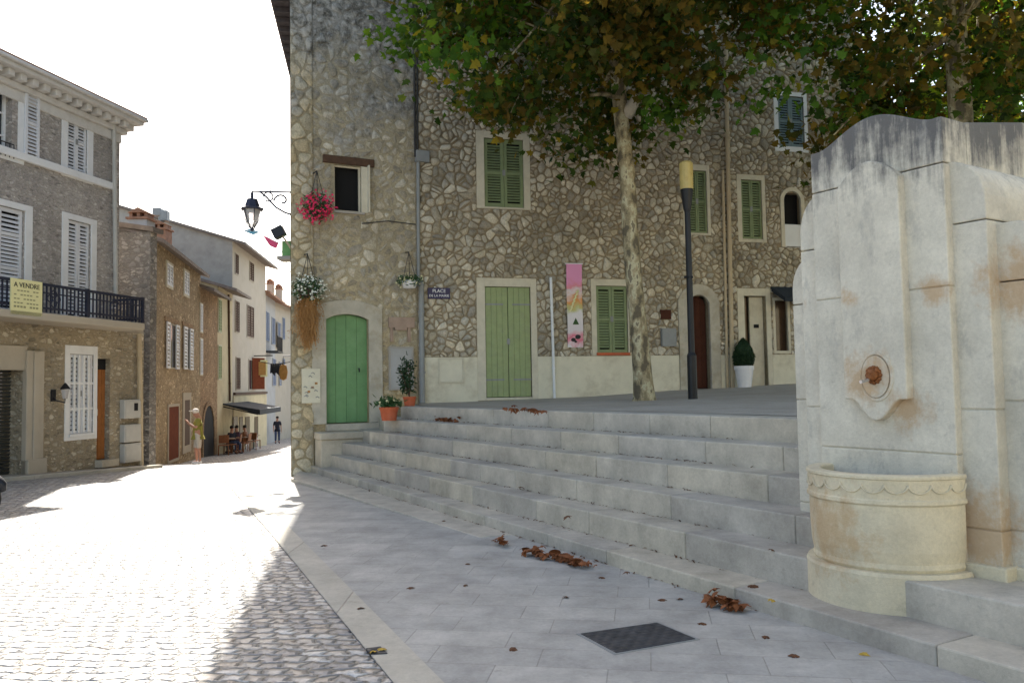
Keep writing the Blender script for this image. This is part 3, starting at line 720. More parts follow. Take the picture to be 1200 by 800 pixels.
# small dark upper window with wooden lintel and open frame
I = WL.rect(391.5, 194, 423, 248); holesL.append(I); mb = MB(); frame(mb, WL, I, .03, -.1, -.06)
f = mb.build('window', 'surround_cream', MBD); f['label'] = 'small dark open window under a wooden lintel'
MB().wb(WL, I[0], I[1], I[2], I[3], -.24, -.22).build('window_pane', 'dark_inside', f)
lr = WL.rect(378, 178, 438, 189)
mb = MB(); mb.wb(WL, lr[0], lr[1], I[3] + .01, I[3] + .16, -.03, .05); mb.build('lintel', 'wood_dark', f, bevel=.01)
mb = MB(); mb.ob(WL.P(I[1], I[2], 0), WL.d * .035, WL.n * -.01 + V((0, 0, 0)), V((0, 0, I[3] - I[2]))); mb.wb(WL, I[1] + .0, I[1] + .12, I[2], I[3], .0, .03); mb.wb(WL, I[1] + .12, I[1] + .15, I[2], I[3] + .02, .0, .12)
mb.build('open_frame', 'surround_cream', f)
MB().wb(WL, I[0], I[1] + .06, I[2] - .04, I[2], -.1, .04).build('sill', 'render_grey', f)
# walls
dl = WL.rect(365, 351.5, 448, 497); outL += [(dl[0], dl[1], -1, dl[3] - .2), (dl[0] + .12, dl[1] - .12, dl[3] - .2, dl[3] - .02), (I[0] - .03, I[1] + .1, I[2] - .06, I[3] + .03), (lr[0], lr[1], I[3] + .01, I[3] + .17)]
nr_ = WL.rect(455, 372, 485, 384); outL += [(nr_[0], nr_[1], nr_[2] - .02, nr_[3])]
mb = MB(); wall_panel(mb, WL, .42, UL, -.6, HT, holesL); lay_stones(mb, WL, .43, UL - .01, -.1, HT, .25, .12, outL, (.000, .018), 3, gap=(.025, .07), drop=.22); stone_wall(mb, 'wall', MBD, 'smeared')
mb = MB(); wall_panel(mb, WL, 0, .42, -.6, HT, [], o=.03); mb.face([WL.P(.42, -.6, 0), WL.P(.42, -.6, .03), WL.P(.42, HT, .03), WL.P(.42, HT, 0)])
lay_stones(mb, WL, .005, .415, -.5, HT, .27, .17, [], (.002, .020), 5, gap=(.016, .04), drop=.14, small=.1, o=.03, regular=.35); q = stone_wall(mb, 'corner_quoins', MBD, 'quoin')
zp = WR.px(640, 417.5)[1]
for q0_ in ((795, 333, 843, 456), (914, 220, 942, 290)):
    q_ = WR.rect(*q0_); hh_ = q_[3] - (q_[1] - q_[0]) * .38; outR += [(q_[0], q_[1], q_[2], hh_), (q_[0] + (q_[1] - q_[0]) * .18, q_[1] - (q_[1] - q_[0]) * .18, hh_, q_[3] - .02)]
outR += [WR.rect(865, 338, 904, 449), WR.rect(906, 349, 926, 414)]
mb = MB(); wall_panel(mb, WR, 0, UR, .6, HT, holesR); lay_stones(mb, WR, .02, UR, zp + .0, HT, .158, .122, outR, (.010, .042), 4, gap=(.012, .042), drop=.27, small=.35); stone_wall(mb, 'wall', MBD, 'brown')
mb = MB(); mb.face([WS.P(0, -4, 0), WS.P(US, -4, 0), WS.P(US, HT, 0), WS.P(0, HT, 0)]); mb.build('wall', 'rubble_smeared', MBD)
back = [P2 + V((2.2, 9, 0)), WS.P(0, 0)]
mb = MB(); 
for a, b in ((P2, back[0]), (back[0], back[1])): mb.face([(a.x, a.y, -3), (b.x, b.y, -3), (b.x, b.y, HT), (a.x, a.y, HT)])
mb.build('wall', 'render_pale', MBD)
# painted plinth band (stops at door surrounds)
segs = []; cuts = sorted([(h[0] - .02, h[1] + .02) for h in holesR if h[2] < zp - .05]); cu = .05
fr = WR.rect(559, 326, 629.5, 468); ar = WR.rect(795, 333, 843, 456); dr = WR.rect(865, 338, 904, 449)
mb = MB()
for a, b in ((.06, fr[0]), (fr[1], ar[0]), (ar[1], dr[0]), (dr[1], UR)):
    mb.hexa([WR.P(a, .7, -.1), WR.P(b, .7, -.1), WR.P(b, .7, .018), WR.P(a, .7, .018), WR.P(a, zp, -.1), WR.P(b, zp, -.1), WR.P(b, zp, .018), WR.P(a, zp, .018)])
mb.build('painted_plinth', 'plinth_paint', MBD, bevel=.006)
# roof: overhanging eave on the street side + main eave
E0 = None; E1 = None; ridgeA = P0 + V((4.2, 5.0, 0)); 
mb = MB()
ctr = WS.P(0, 0) + V((6, 2, 0))
outl = [WS.P(US + .1, HT, 1.09) , WL.P(UL, HT, .55), WR.P(UR + .5, HT, .55), back[0] + V((.5, .5, HT)), WS.P(-.5, HT, 1.09)]
outl = [V((p.x, p.y, HT)) for p in outl]
top1, top2 = V((P0.x + 4.5, P0.y + 7, HT + 2.2)), V((P2.x - 1, P2.y + 5, HT + 2.2))
vb = [mb.bm.verts.new(p) for p in outl]; vt = [mb.bm.verts.new(p + V((0, 0, .16))) for p in outl]; a, b = mb.bm.verts.new(top1), mb.bm.verts.new(top2)
mb.bm.faces.new(vb[::-1])
for i in range(5): mb.bm.faces.new((vb[i], vb[(i + 1) % 5], vt[(i + 1) % 5], vt[i]))
mb.bm.faces.new((vt[0], vt[1], a)); mb.bm.faces.new((vt[1], vt[2], b, a)); mb.bm.faces.new((vt[2], vt[3], b)); mb.bm.faces.new((vt[3], vt[4], a, b)); mb.bm.faces.new((vt[4], vt[0], a))
rf = mb.build('roof', 'wood_eave', MBD)
mb = MB()
for i in range(40): mb.wb(WS, US - .1 - i * .62, US - .02 - i * .62, HT - .14, HT - .01, -.1, 1.03)
mb.build('rafter_ends', 'wood_eave', rf)
# pipes and cables
def pipe(w, pts, r, mat, name='drainpipe', parent=None, o=None, clips=True):
    ps = [w.P(*w.px(x, y, (o or r + .03)), (o or r + .03)) for x, y in pts]
    mb = MB().tube(ps, r, 10)
    if clips:
        a, b = ps[0], ps[-1]; n = max(2, int((b - a).length / 1.6))
        for i in range(n): c = a.lerp(b, (i + .5) / n); dr_ = (b - a).normalized(); mb.tube([c - dr_ * .02, c + dr_ * .02], r * 1.25, 10)
    return mb.build(name, mat, parent or MBD, smooth=False)
pipe(WL, [(482, -120), (485.5, 60), (486.5, 184)], .022, 'dark_cable', 'cable', clips=False)
pipe(WL, [(487, -120), (489.0, 60), (489.5, 250), (491, 330)], .02, 'dark_cable', 'cable', clips=False)
pipe(WL, [(490, 190), (490.5, 335)], .035, 'grey_pipe')
pipe(WR, [(493.5, 330), (495, 472)], .055, 'grey_pipe')
pipe(WR, [(846, -200), (852, 145), (858.5, 455)], .05, 'beige_pipe')
pipe(WR, [(847, 200), (852.5, 455)], .032, 'beige_pipe')
pipe(WR, [(645.5, 325), (650, 467)], .028, 'white_paint')
r = WL.rect(486, 178, 501, 191); MB().wb(WL, r[0], r[1], r[2], r[3], 0, .12).build('junction_box', 'grey_pipe', MBD, bevel=.005)
pipe(WL, [(424, 262), (455, 259), (487, 263)], .01, 'dark_cable', 'cable', clips=False)
# hatch on the plinth, plaques, meter cabinet, pink lintel
def panel(w, rect, mat, name, o0=0, o1=.03, fr=None, parent=None, label=None):
    r = w.rect(*rect); mb = MB().wb(w, r[0], r[1], r[2], r[3], o0, o1); q = mb.build(name, mat, parent or MBD, bevel=.004)
    if fr: m2 = MB(); frame(m2, w, (r[0] - .03, r[1] + .03, r[2] - .03, r[3] + .03), .03, o0, o1 + .01); m2.build('frame', fr, q)
    if label: q['label'] = label
    return q
panel(WR, (515, 421, 542, 447), 'plinth_paint', 'hatch', .018, .03, 'surround_cream')
panel(WR, (773.5, 363, 785.5, 374), 'brown_door', 'plaque', 0, .045)
panel(WR, (774, 385, 790.5, 406), 'grey_pipe', 'meter_box', 0, .10)
panel(WL, (457, 408, 482, 455), 'render_white', 'meter_cabinet', -.01, .05, 'render_grey')
r = WL.rect(455, 372, 485, 384); mb = MB()
mb.wb(WL, r[0], r[1], r[2], r[3], 0, .05); mb.wb(WL, r[0] + .03, r[0] + .09, r[2] - .28, r[2], 0, .035); mb.wb(WL, r[1] - .14, r[1] - .08, r[2] - .28, r[2], 0, .035)
mb.wb(WL, r[0] + .12, r[1] - .17, r[2] - .05, r[2] + .0, .0, .06)
mb.build('blind_niche', 'pink_plaster', MBD)
# painted tile panel by the corner
r = WL.rect(353, 432, 374.5, 472); tp = thing('tile_panel', WL.P(r[0], r[2]), 'small cream painted tile picture on the corner stones below the hanging dry stems', 'wall tile')
MB().wb(WL, r[0], r[1], r[2], r[3], .032, .06).build('tile', 'tile_panel', tp)
mb = MB()
for i in range(9):
    u, z = r[0] + (r[1] - r[0]) * random.uniform(.15, .85), r[2] + (r[3] - r[2]) * random.uniform(.12, .9)
    mb.tube([WL.P(u - .03, z, .062), WL.P(u, z + .02, .063), WL.P(u + .035, z - .01, .062)], .008, 5)
mb.build('painted_motif', 'grey_pipe', tp)
mb = MB(); 
for i in range(3):
    u, z = r[0] + (r[1] - r[0]) * (.3 + .2 * i), r[2] + (r[3] - r[2]) * (.3 + .12 * i); mb.wb(WL, u, u + .05, z, z + .04, .0605, .064)
mb.build('painted_motif', 'dry_stem', tp)
# landing under the green door
q0 = at_z(365, 513, .74); mb = MB()
zl = zdoor - .135; la = WL.rect(362, 500, 441, 506)
mb.wb(WL, .44, UL - .75, -.4, zl - .13, -.1, .50)
mb.build('door_landing', 'landing_stone', MBD, bevel=.012)
mb = MB(); mb.wb(WL, .42, UL - .70, zl - .128, zl, -.1, .54); mb.build('landing_slab', 'landing_stone', MBD, bevel=.012)

# ---------------------------------------------------------------- small things on the main building
def text(body, size, P, d, mat, name, parent, ex=.003, align='CENTER'):
    cu = bpy.data.curves.new(name, 'FONT'); cu.body = body; cu.size = size; cu.extrude = ex; cu.align_x = align; cu.align_y = 'CENTER'
    o = bpy.data.objects.new(name, cu); COL.objects.link(o)
    me = bpy.data.meshes.new_from_object(o); bpy.data.objects.remove(o); bpy.data.curves.remove(cu)
    o = bpy.data.objects.new(name, me); COL.objects.link(o); me.materials.append(mt(mat))
    x = d.normalized(); y = V((0, 0, 1)); n = x.cross(y)
    M = Matrix(((x.x, y.x, n.x), (x.y, y.y, n.y), (x.z, y.z, n.z)))
    base = root_loc(parent)
    for v in me.vertices: v.co = M @ v.co + P - base
    o.parent = parent; return o
r = WR.rect(501, 337.5, 527, 350.5); c = ((r[0] + r[1]) / 2, (r[2] + r[3]) / 2)
t_ = thing('street_name_plate', WR.P(c[0], r[2]), 'small navy enamel street name plate with white capitals right of the grey drainpipe', 'sign')
MB().wb(WR, r[0], r[1], r[2], r[3], .03, .05).build('plate', 'sign_navy', t_, bevel=.003)
hh = r[3] - r[2]
text('PLACE', hh * .42, WR.P(c[0], r[3] - hh * .30, .053), WR.d, 'letter_white', 'lettering', t_)
text('DE LA MAIRIE', hh * .30, WR.P(c[0], r[2] + hh * .28, .053), WR.d, 'letter_white', 'lettering', t_)
# banner
r = WR.rect(663.5, 310, 681.5, 407); t_ = thing('hanging_banner', WR.P((r[0] + r[1]) / 2, r[2]), 'tall narrow pink and white banner with flower print on the stone wall', 'banner')
mb = MB(); n = 14
for i in range(n):
    a, b = r[2] + (r[3] - r[2]) * i / n, r[2] + (r[3] - r[2]) * (i + 1) / n; oo = lambda z: .05 + .012 * math.sin(z * 5)
    mb.hexa([WR.P(r[0], a, oo(a)), WR.P(r[1], a, oo(a)), WR.P(r[1], a, oo(a) + .006), WR.P(r[0], a, oo(a) + .006), WR.P(r[0], b, oo(b)), WR.P(r[1], b, oo(b)), WR.P(r[1], b, oo(b) + .006), WR.P(r[0], b, oo(b) + .006)])
bmesh.ops.remove_doubles(mb.bm, verts=mb.bm.verts, dist=.0004)
mb.build('cloth', 'banner', t_)
MB().tube([WR.P(r[0] - .03, r[3] + .01, .06), WR.P(r[1] + .03, r[3] + .01, .06)], .012, 6).build('rod', 'white_paint', t_)
mb = MB(); uc = (r[0] + r[1]) / 2
for (du, dz, s_) in ((-.05, .16, .05), (.05, .22, .06), (.0, .12, .03)): mb.ball(WR.P(uc + du, r[2] + dz, .07), s_, (1, .25, .8), 6)
mb.build('printed_figure', 'ink', t_)
mb = MB(); mb.prism([WR.P(uc - .06, r[2] + .48, .066), WR.P(uc + .08, r[2] + .48, .066), WR.P(uc + .01, r[2] + .62, .066)], WR.n * .008); mb.build('printed_figure', 'pot_leaf', t_)
mb = MB()
for k in range(6): mb.tube([WR.P(uc - .12 + k * .03, r[2] + .75 + k * .08, .068), WR.P(uc - .06 + k * .03, r[2] + .85 + k * .07, .07)], .02, 5)
mb.build('printed_flower', 'sign_yellow', t_)

def leafquad(bm, c, s, n=None, long=1.6):
    n = n or V((random.gauss(0, 1), random.gauss(0, 1), random.gauss(0, 1))).normalized()
    a = n.orthogonal().normalized(); ang = random.uniform(0, 2 * PI); b = n.cross(a); x = a * math.cos(ang) + b * math.sin(ang); y = n.cross(x)
    v = [bm.verts.new(c + x * s * long), bm.verts.new(c + y * s * .5 + n * s * .2), bm.verts.new(c - x * s * long), bm.verts.new(c - y * s * .5 + n * s * .2)]
    bm.faces.new(v)
def petals(bm, c, s, k=5):
    n = V((random.gauss(0, 1), random.gauss(0, 1) - 1, random.gauss(0, 1) + .4)).normalized(); a = n.orthogonal().normalized(); b = n.cross(a)
    ctr = bm.verts.new(c - n * s * .3); ring = []
    for i in range(k * 2):
        t = PI * i / k; rr = s * (1 if i % 2 == 0 else .55); ring.append(bm.verts.new(c + (a * math.cos(t) + b * math.sin(t)) * rr))
    for i in range(k * 2): bm.faces.new((ctr, ring[i], ring[(i + 1) % (2 * k)]))
def flower_basket(w, px, py, rpx, label, petal, npet, nleaf, potmat, out=.32, squash=.8, seed=1, rope=True, size=.03, droop=0):
    random.seed(seed); u, z = w.px(px, py, out); c = w.P(u, z, out); rad = w.px(px + rpx, py, out)[0] - u
    t = thing('flower_basket', V((c.x, c.y, c.z - rad * .5)), label, 'flower basket')
    MB().lathe([(.001, -rad * .55), (rad * .42, -rad * .5), (rad * .55, -rad * .05), (rad * .5, 0), (.001, -.01)], c, 16).build('pot', potmat, t, smooth=True)
    mb = MB()
    for i in range(nleaf):
        d = V((random.gauss(0, 1), random.gauss(0, 1), random.gauss(0, 1))).normalized() * rad * random.uniform(.45, 1.0)
        leafquad(mb.bm, c + V((d.x, d.y, d.z * squash - droop * random.random() ** 2)), size * 1.2)
    mb.build('foliage', 'pot_leaf', t, recalc=False)
    mb = MB()
    for i in range(npet):
        d = V((random.gauss(0, 1), random.gauss(0, 1), random.gauss(0, 1))).normalized() * rad * (random.uniform(.6, 1.05) if random.random() < .8 else random.uniform(1, 1.25))
        petals(mb.bm, c + V((d.x, d.y, d.z * squash - droop * random.random() ** 2)), size * random.uniform(.7, 1.2))
    mb.build('blossom', petal, t, recalc=False)
    mb = MB(); hook = w.P(u, z + rad * 2.0, out * .9)
    for k in (-1, 0, 1): mb.tube([c + w.d * (k * rad * .5), hook], .006, 4)
    mb.tube([hook, w.P(u, z + rad * 2.0 + .03, 0)], .012, 5)
    mb.build('hanger', 'iron', t)
    return t, c, rad
flower_basket(WL, 372, 240, 20, 'round basket of pink flowers hanging by the small dark window', 'blossom_pink', 330, 140, 'soil', seed=3, size=.03, droop=.14)
t_, c, rad = flower_basket(WL, 361, 339, 21, 'hanging basket of white flowers above trailing dry stems at the house corner', 'blossom_white', 270, 420, 'soil', seed=4, size=.024)
mb = MB()
for i in range(460):
    u = random.gauss(0, .055); v = random.gauss(0, .06); L = random.uniform(.3, 1.2) * (1 - 1.6 * abs(u)); fl = 1.15 + .6 * math.sin(i)
    p0 = c + WL.d * u * .7 + WL.n * v * .6 + V((0, 0, -.1)); pts_ = [p0]; m_ = 5; x_ = u
    for k in range(1, m_ + 1):
        x_ = u * (1 + .9 * k / m_) + random.gauss(0, .022); pts_.append(c + WL.d * x_ + WL.n * (v + random.gauss(0, .02)) - V((0, 0, .1 + L * .88 * k / m_)))
    mb.tube(pts_, .0035, 3, cap=False)
    for k in range(5): q_ = random.randint(1, m_); leafquad(mb.bm, pts_[q_] + V((random.gauss(0, .02), random.gauss(0, .02), random.gauss(0, .05))), .014, long=2.2)
mb.build('dry_trailing_stems', 'dry_stem', t_, recalc=False)
flower_basket(WL, 480, 329, 16, 'small white pot with pale yellow flowers hanging beside the grey drainpipe', 'blossom_yellow', 60, 240, 'white_pot', seed=5, size=.022, squash=.45, out=.25)

# pots on the steps
def plant_pot(c, r, h, label, name='plant_pot', mat='terracotta', flare=1.25):
    t = thing(name, c, label, 'plant pot')
    MB().lathe([(.001, 0), (r / flare, 0), (r, h * .82), (r * 1.08, h * .82), (r * 1.08, h), (r * .96, h), (r * .93, h * .86), (.001, h * .86)], c, 24).build('pot', mat, t, smooth=False)
    MB().lathe([(.001, h * .865), (r * .93, h * .865)], c, 16).build('soil', 'soil', t, recalc=False)
    return t
random.seed(11)
c = at_z(456, 492.5, ZT[4]); c = V((c.x, c.y, ZT[4])); 
t_ = plant_pot(c, .155, .23, 'red terracotta pot with low dark plant on the step right of the green door')
mb = MB()
for i in range(260): leafquad(mb.bm, c + V((random.gauss(0, .095), random.gauss(0, .095), .25 + abs(random.gauss(0, .06)))), .035)
mb.build('foliage', 'pot_leaf', t_, recalc=False)
mb = MB()
for i in range(12): petals(mb.bm, c + V((random.uniform(-.15, .15), random.uniform(-.16, 0), .27 + random.random() * .08)), .03)
mb.build('blossom', 'blossom_yellow', t_, recalc=False)
c = at_z(480, 475.5, ZT[5]); c = V((c.x, c.y, ZT[5]))
t_ = plant_pot(c, .115, .17, 'orange terracotta pot with tall thin shrub in front of the meter cabinet')
mb = MB(); mb2 = MB()
for k in range(5):
    a = random.uniform(0, 6.3); top = c + V((math.cos(a) * .12 - .05, math.sin(a) * .08, random.uniform(.55, .85)))
    mb.tube([c + V((0, 0, .15)), c.lerp(top, .5) + V((0, 0, .1)), top], [.012, .008, .004], 5)
    for i in range(80): leafquad(mb2.bm, c.lerp(top, random.uniform(.35, 1.02)) + V((random.gauss(0, .05), random.gauss(0, .05), random.gauss(.03, .04))), .03)
mb.build('stem', 'wood_dark', t_); mb2.build('foliage', 'dark_leaf', t_, recalc=False)
# topiary
c = WR.P(*WR.px(872.5, 452, .35), .35); c.z = plaza_edge(WR.px(872, 452)[0]) - .01
t_ = plant_pot(c, .20, .47, 'tall white pot with a dark clipped cone bush beside the far doorway', 'potted_bush', 'white_pot', 1.4)
mb = MB()
for i in range(2600):
    h = random.random(); rr = (.26 * math.sin(PI * min(1, .18 + h * .82)) ** .7) * (1 - h * .35) * random.uniform(.75, 1.04); a = random.uniform(0, 6.3)
    leafquad(mb.bm, c + V((rr * math.cos(a), rr * math.sin(a), .45 + h * .62)), .022)
mb.blob(c + V((0, 0, .72)), .2, .1, (.9, .9, 1.5)); mb.build('foliage', 'dark_leaf', t_, recalc=False)

# street lantern on bracket (street facade, near the corner)
lu = US - .55; lc = WS.P(lu, 0, 1.05)
lz = 1.55 + 0; d_ = ray(295, 245); lz_top = EYE.z + ray(296, 228).z / ray(296, 228).y * lc.y; arm = EYE.z + ray(297, 223.5).z / ray(297, 223.5).y * lc.y; lz_bot = EYE.z + ray(297, 267).z / ray(297, 267).y * lc.y
s_ = (lz_top - lz_bot)
# slide the lantern along the arm direction so that it hangs at its own place beyond the wall
rr_ = ray(295.5, 245); k_ = (WS.P(lu, 0, 0) - EYE); 
def hit(w_o, w_d, px):  # intersection of pixel column plane with the horizontal line
    r_ = ray(px, 245); nn = V((r_.y, -r_.x, 0)); return (EYE - w_o).dot(nn) / w_d.dot(nn)
al = hit(WS.P(lu, 0, 0), WS.n, 295.5); lc = WS.P(lu, 0, al)
T = thing('street_lantern', WS.P(lu, arm, 0), 'black wrought iron lantern on a scrolled bracket at the house corner', 'street lamp')
mb = MB()
mb.tube([WS.P(lu, arm, 0), WS.P(lu, arm, al)], .018, 6); mb.tube([WS.P(lu, arm + .1, .0), WS.P(lu, arm - .5, .0)], .02, 6)
cc = WS.P(lu, 0, 0)
def sc(o, z): return WS.P(lu, arm + z, o)
sp = [(.08 + (.16 - .012 * i) * math.cos(i * .42) + .12, -.18 + (.16 - .012 * i) * math.sin(i * .42)) for i in range(13)]
mb.tube([sc(a, b) for a, b in sp], .019, 5)
mb.tube([sc(.0, -.45), sc(.15, -.40), sc(.32, -.30), sc(.5, -.10), sc(.62, 0)], .02, 5)
mb.tube([sc(al - .3 + .09 * math.cos(t), -.10 + .09 * math.sin(t)) for t in [i * .6 for i in range(10)]], .015, 5)
mb.tube([sc(al * .55, 0), sc(al * .55, .14)], .01, 5)
mb.build('bracket', 'iron_blue', T)
L = V((lc.x, lc.y, 0)); h = lz_top - lz_bot
mb = MB(); mb.lathe([(.001, lz_top + .05), (.03, lz_top + .05), (.03, lz_top - h * .08), (.10, lz_top - h * .12), (.155, lz_top - h * .36), (.22, lz_top - h * .40), (.22, lz_top - h * .44), (.001, lz_top - h * .44)], L, 8); mb.tube([L + V((0, 0, arm)), L + V((0, 0, lz_top))], .014, 6)
mb.build('lantern_cap', 'iron_blue', T)
mb = MB()
for k in range(6):
    a = 2 * PI * k / 6; mb.tube([L + V((.19 * math.cos(a), .19 * math.sin(a), lz_top - h * .44)), L + V((.12 * math.cos(a), .12 * math.sin(a), lz_top - h * .8)), L + V((.04 * math.cos(a), .04 * math.sin(a), lz_bot))], .009, 5)
mb.ball(L + V((0, 0, lz_bot - .02)), .04, n=6); mb.build('lantern_cage', 'iron_blue', T)
MB().lathe([(.17, lz_top - h * .45), (.11, lz_top - h * .8), (.035, lz_bot + .02)], L, 6).build('lantern_glass', 'glass_lamp', T)
# bunting and hanging box at the corner
def on_line(px, py, y): return at_y(px, py, y)
T = thing('hanging_box_lamp', on_line(331, 270, 15.6), 'tilted dark square box lantern hanging off the house corner', 'lantern')
p = on_line(326, 269, 15.6); mb = MB(); mb.ob(p + V((-.13, -.1, -.02)), V((.20, 0, .10)), V((0, .18, 0)), V((.09, 0, -.18))); mb.build('box', 'iron', T, bevel=.01)
MB().tube([p, on_line(341, 291, 15.5)], .02, 5).build('arm', 'beige_pipe', T)
T = thing('planter_box', on_line(335, 297, 15.8), 'green planter box on a ledge sticking out round the corner', 'planter')
p = on_line(335, 300, 15.8); MB().ob(p + V((-.08, 0, 0)), V((.30, 0, 0)), V((0, .3, 0)), V((0, 0, .30))).build('box', 'box_green', T, bevel=.01)
MB().ob(p + V((-.16, -.06, -.07)), V((.4, 0, 0)), V((0, .4, 0)), V((0, 0, .065))).build('ledge', 'render_grey', T)
for nm, lab, mat, pts, y in (('pennant', 'pink cloth pennant hanging in the street beside the box lantern', 'flag_pink', [(308, 276), (315, 279), (326, 284), (323, 291), (316, 288)], 17), ('pennant', 'pale blue cloth pennant strung over the street under the lantern', 'flag_blue', [(284, 270), (294, 268), (304, 272), (296, 275)], 17)):
    mb = MB(); mb.prism([on_line(x, yy, y) for x, yy in pts], (0.01, .02, 0)); tag(mb.build(nm, mat), lab, 'pennant', 'bunting across the street')
tag(MB().tube([on_line(282, 270, 17), on_line(297, 271, 17), on_line(310, 276, 17.0), on_line(326, 285, 17.0), WS.P(US - 1.5, 3.6, 0)], .006, 4).build('bunting_cord', 'flag_white'), 'thin white cord the pennants hang from above the street', 'cord')

random.seed(77); mb = MB()
for i in range(6):
    L, Rr = lines[i]; d = (Rr - L).normalized(); q = V((-d.y, d.x, 0)); q = q if q.x > 0 else -q; zz = (ZT[i - 1] + .003) if i else .008; n_ = 170
    for k in range(n_):
        ctr_s = random.choice((.1, .25, .38, .55, .72, .86, random.random())); sp_ = min(1.1, max(0, random.gauss(ctr_s, .05)))
        p = L.lerp(Rr, sp_) - q * (.02 + abs(random.gauss(0, .022))); p.z = zz + random.uniform(.002, .012)
        leafquad(mb.bm, p, random.uniform(.006, .018), V((random.gauss(0, .3), random.gauss(0, .3), 1)).normalized())
tag(mb.build('leaf_litter', 'dead_leaf_dark', recalc=False), 'crushed leaf bits and dust gathered along the foot of every riser', 'leaf litter', kind='stuff')
# ---------------------------------------------------------------- lamp post
c = at_z(812, 468, 1.275); c.z = 1.26
T = thing('lamp_post', c, 'slim black lamp post with a yellowed cylinder lamp in front of the stone wall', 'street lamp')
zt = lambda py, px=806: EYE.z + ray(px, py).z / ray(px, py).y * c.y
z1, z2, z3 = zt(222), zt(245), zt(190)
MB().lathe([(.001, c.z - .02), (.075, c.z - .02), (.075, c.z + .7), (.052, c.z + .75), (.046, z2), (.001, z2)], V((c.x, c.y, 0)), 14).build('pole', 'pole_black', T)
MB().lathe([(.046, z2 - .05), (.062, z2), (.10, z1 - .02), (.10, z1), (.001, z1)], V((c.x, c.y, 0)), 16).build('lamp_collar', 'pole_black', T)
MB().lathe([(.001, z1), (.105, z1), (.11, z3 - .03), (.09, z3), (.001, z3 + .01)], V((c.x, c.y, 0)), 16).build('lamp_shade', 'lamp_glass_yellow', T)
MB().tube([V((c.x - .09, c.y - .03, zt(325))), V((c.x + .05, c.y - .03, zt(325)))], .02, 6).build('bracket', 'pole_black', T)

# ---------------------------------------------------------------- manhole, leaves
mb = MB(); cs = [at_z(x, y, .006) for x, y in ((680, 743), (722, 765.5), (815.5, 749), (770, 730))]; cen = sum(cs, V()) / 4
T = thing('drain_cover', cen, 'dark square cast iron cover set flush in the pale paving', 'drain cover')
mb.prism([(p.x, p.y, -.02) for p in cs], (0, 0, .034)); mb.build('plate', 'cast_iron', T, bevel=.004)
mb = MB(); cc_ = [cen + (p - cen) * 1.07 for p in cs]
for k in range(4):
    a, b, c_, d_ = cs[k - 1], cs[k], cc_[k], cc_[k - 1]; mb.prism([(q.x, q.y, -.02) for q in (a, b, c_, d_)], (0, 0, .030))
mb.build('frame', 'grey_pipe', T)
mb = MB(); cs2 = [at_z(x, y, 0) for x, y in ((429, 762), (434, 769), (454, 768), (446, 760))]; mb.prism([(p.x, p.y, .0) for p in cs2], (0, 0, .016)); tag(mb.build('drain_grate', 'cast_iron'), 'small dark iron grate in the border stone of the paving', 'drain grate')

def star_leaf(bm, c, s, n, ang, curl=.25):
    a = n.orthogonal().normalized(); b = n.cross(a); x = a * math.cos(ang) + b * math.sin(ang); y = n.cross(x)
    prof = [(0, -.55), (.35, -.45), (.62, -.38), (.42, -.05), (.85, .22), (.42, .30), (0, 1.0), (-.42, .30), (-.85, .22), (-.42, -.05), (-.62, -.38), (-.35, -.45)]
    ctr = bm.verts.new(c); ring = [bm.verts.new(c + x * (p * s) + y * (q * s) - n * (s * curl * (p * p + q * q))) for p, q in prof]
    for i in range(12): bm.faces.new((ctr, ring[i], ring[(i + 1) % 12]))
random.seed(21)
def surface_z(px, py, lv): return [0.007] + ZT
def pile(px, py, z, n, rx, label, mat='dead_leaf'):
    c = at_z(px, py, z); c.z = z; mb = MB()
    for i in range(n):
        d = (lines[0][1] - lines[0][0]).normalized(); q = V((d.y, -d.x, 0))
        p = c + d * random.gauss(0, rx) + q * random.gauss(0, .035); p.z = z + .03 + abs(random.gauss(0, .018)) * 1.3
        nn = V((random.gauss(0, .5), random.gauss(0, .5), 1)).normalized(); star_leaf(mb.bm, p, random.uniform(.045, .075), nn, random.uniform(0, 6.3), random.uniform(.3, .8))
    return tag(mb.build('leaf_pile', mat, recalc=False), label, 'leaf pile', 'heaps of dead leaves')
pile(631, 652, .01, 20, .08, 'upper small heap of rust brown leaves at the foot of the first step')
pile(668, 660, .01, 46, .14, 'larger heap of rust brown leaves at the foot of the first step')
pile(852, 712, .01, 26, .08, 'heap of orange brown leaves at the kerb nearest the fountain')
pile(585, 639, .01, 7, .08, 'thin scatter of dark dead leaves at the upper end of the lowest step')
pile(523, 494, ZT[4], 30, .22, 'brown leaves lying on the step below the upper square', 'dead_leaf')
pile(620, 484, 1.21, 18, .2, 'brown leaves on the upper square in front of the pale green doors')
leafproto = None
spots = [(380, 640, 0), (548, 662, 0), (520, 612, 0), (437, 765, .01), (447, 762, .01), (601, 763, 0), (545, 687, 0), (706, 678, 0), (797, 703, 0), (822, 732, 0), (898, 748, 0), (905, 705, .12), (882, 688, .12), (735, 672, .12), (480, 690, 0), (423, 714, 0), (664, 701, 0), (775, 704, 0), (905, 646, .336), (610, 572, .55), (665, 606, .336), (840, 660, .12), (960, 765, 0), (911, 777, 0), (520, 735, 0), (500, 714, 0), (700, 751, 0), (765, 694, 0), (850, 720, 0), (932, 770, 0), (1010, 768, 0), (640, 690, 0), (940, 757, 0), (590, 702, 0), (466, 620, 0), (730, 690, 0), (880, 740, 0), (560, 560, .55), (700, 586, .55), (800, 576, .77), (560, 516, .98), (760, 512, 1.2), (690, 498, 1.2), (850, 548, .98), (640, 530, .77)]
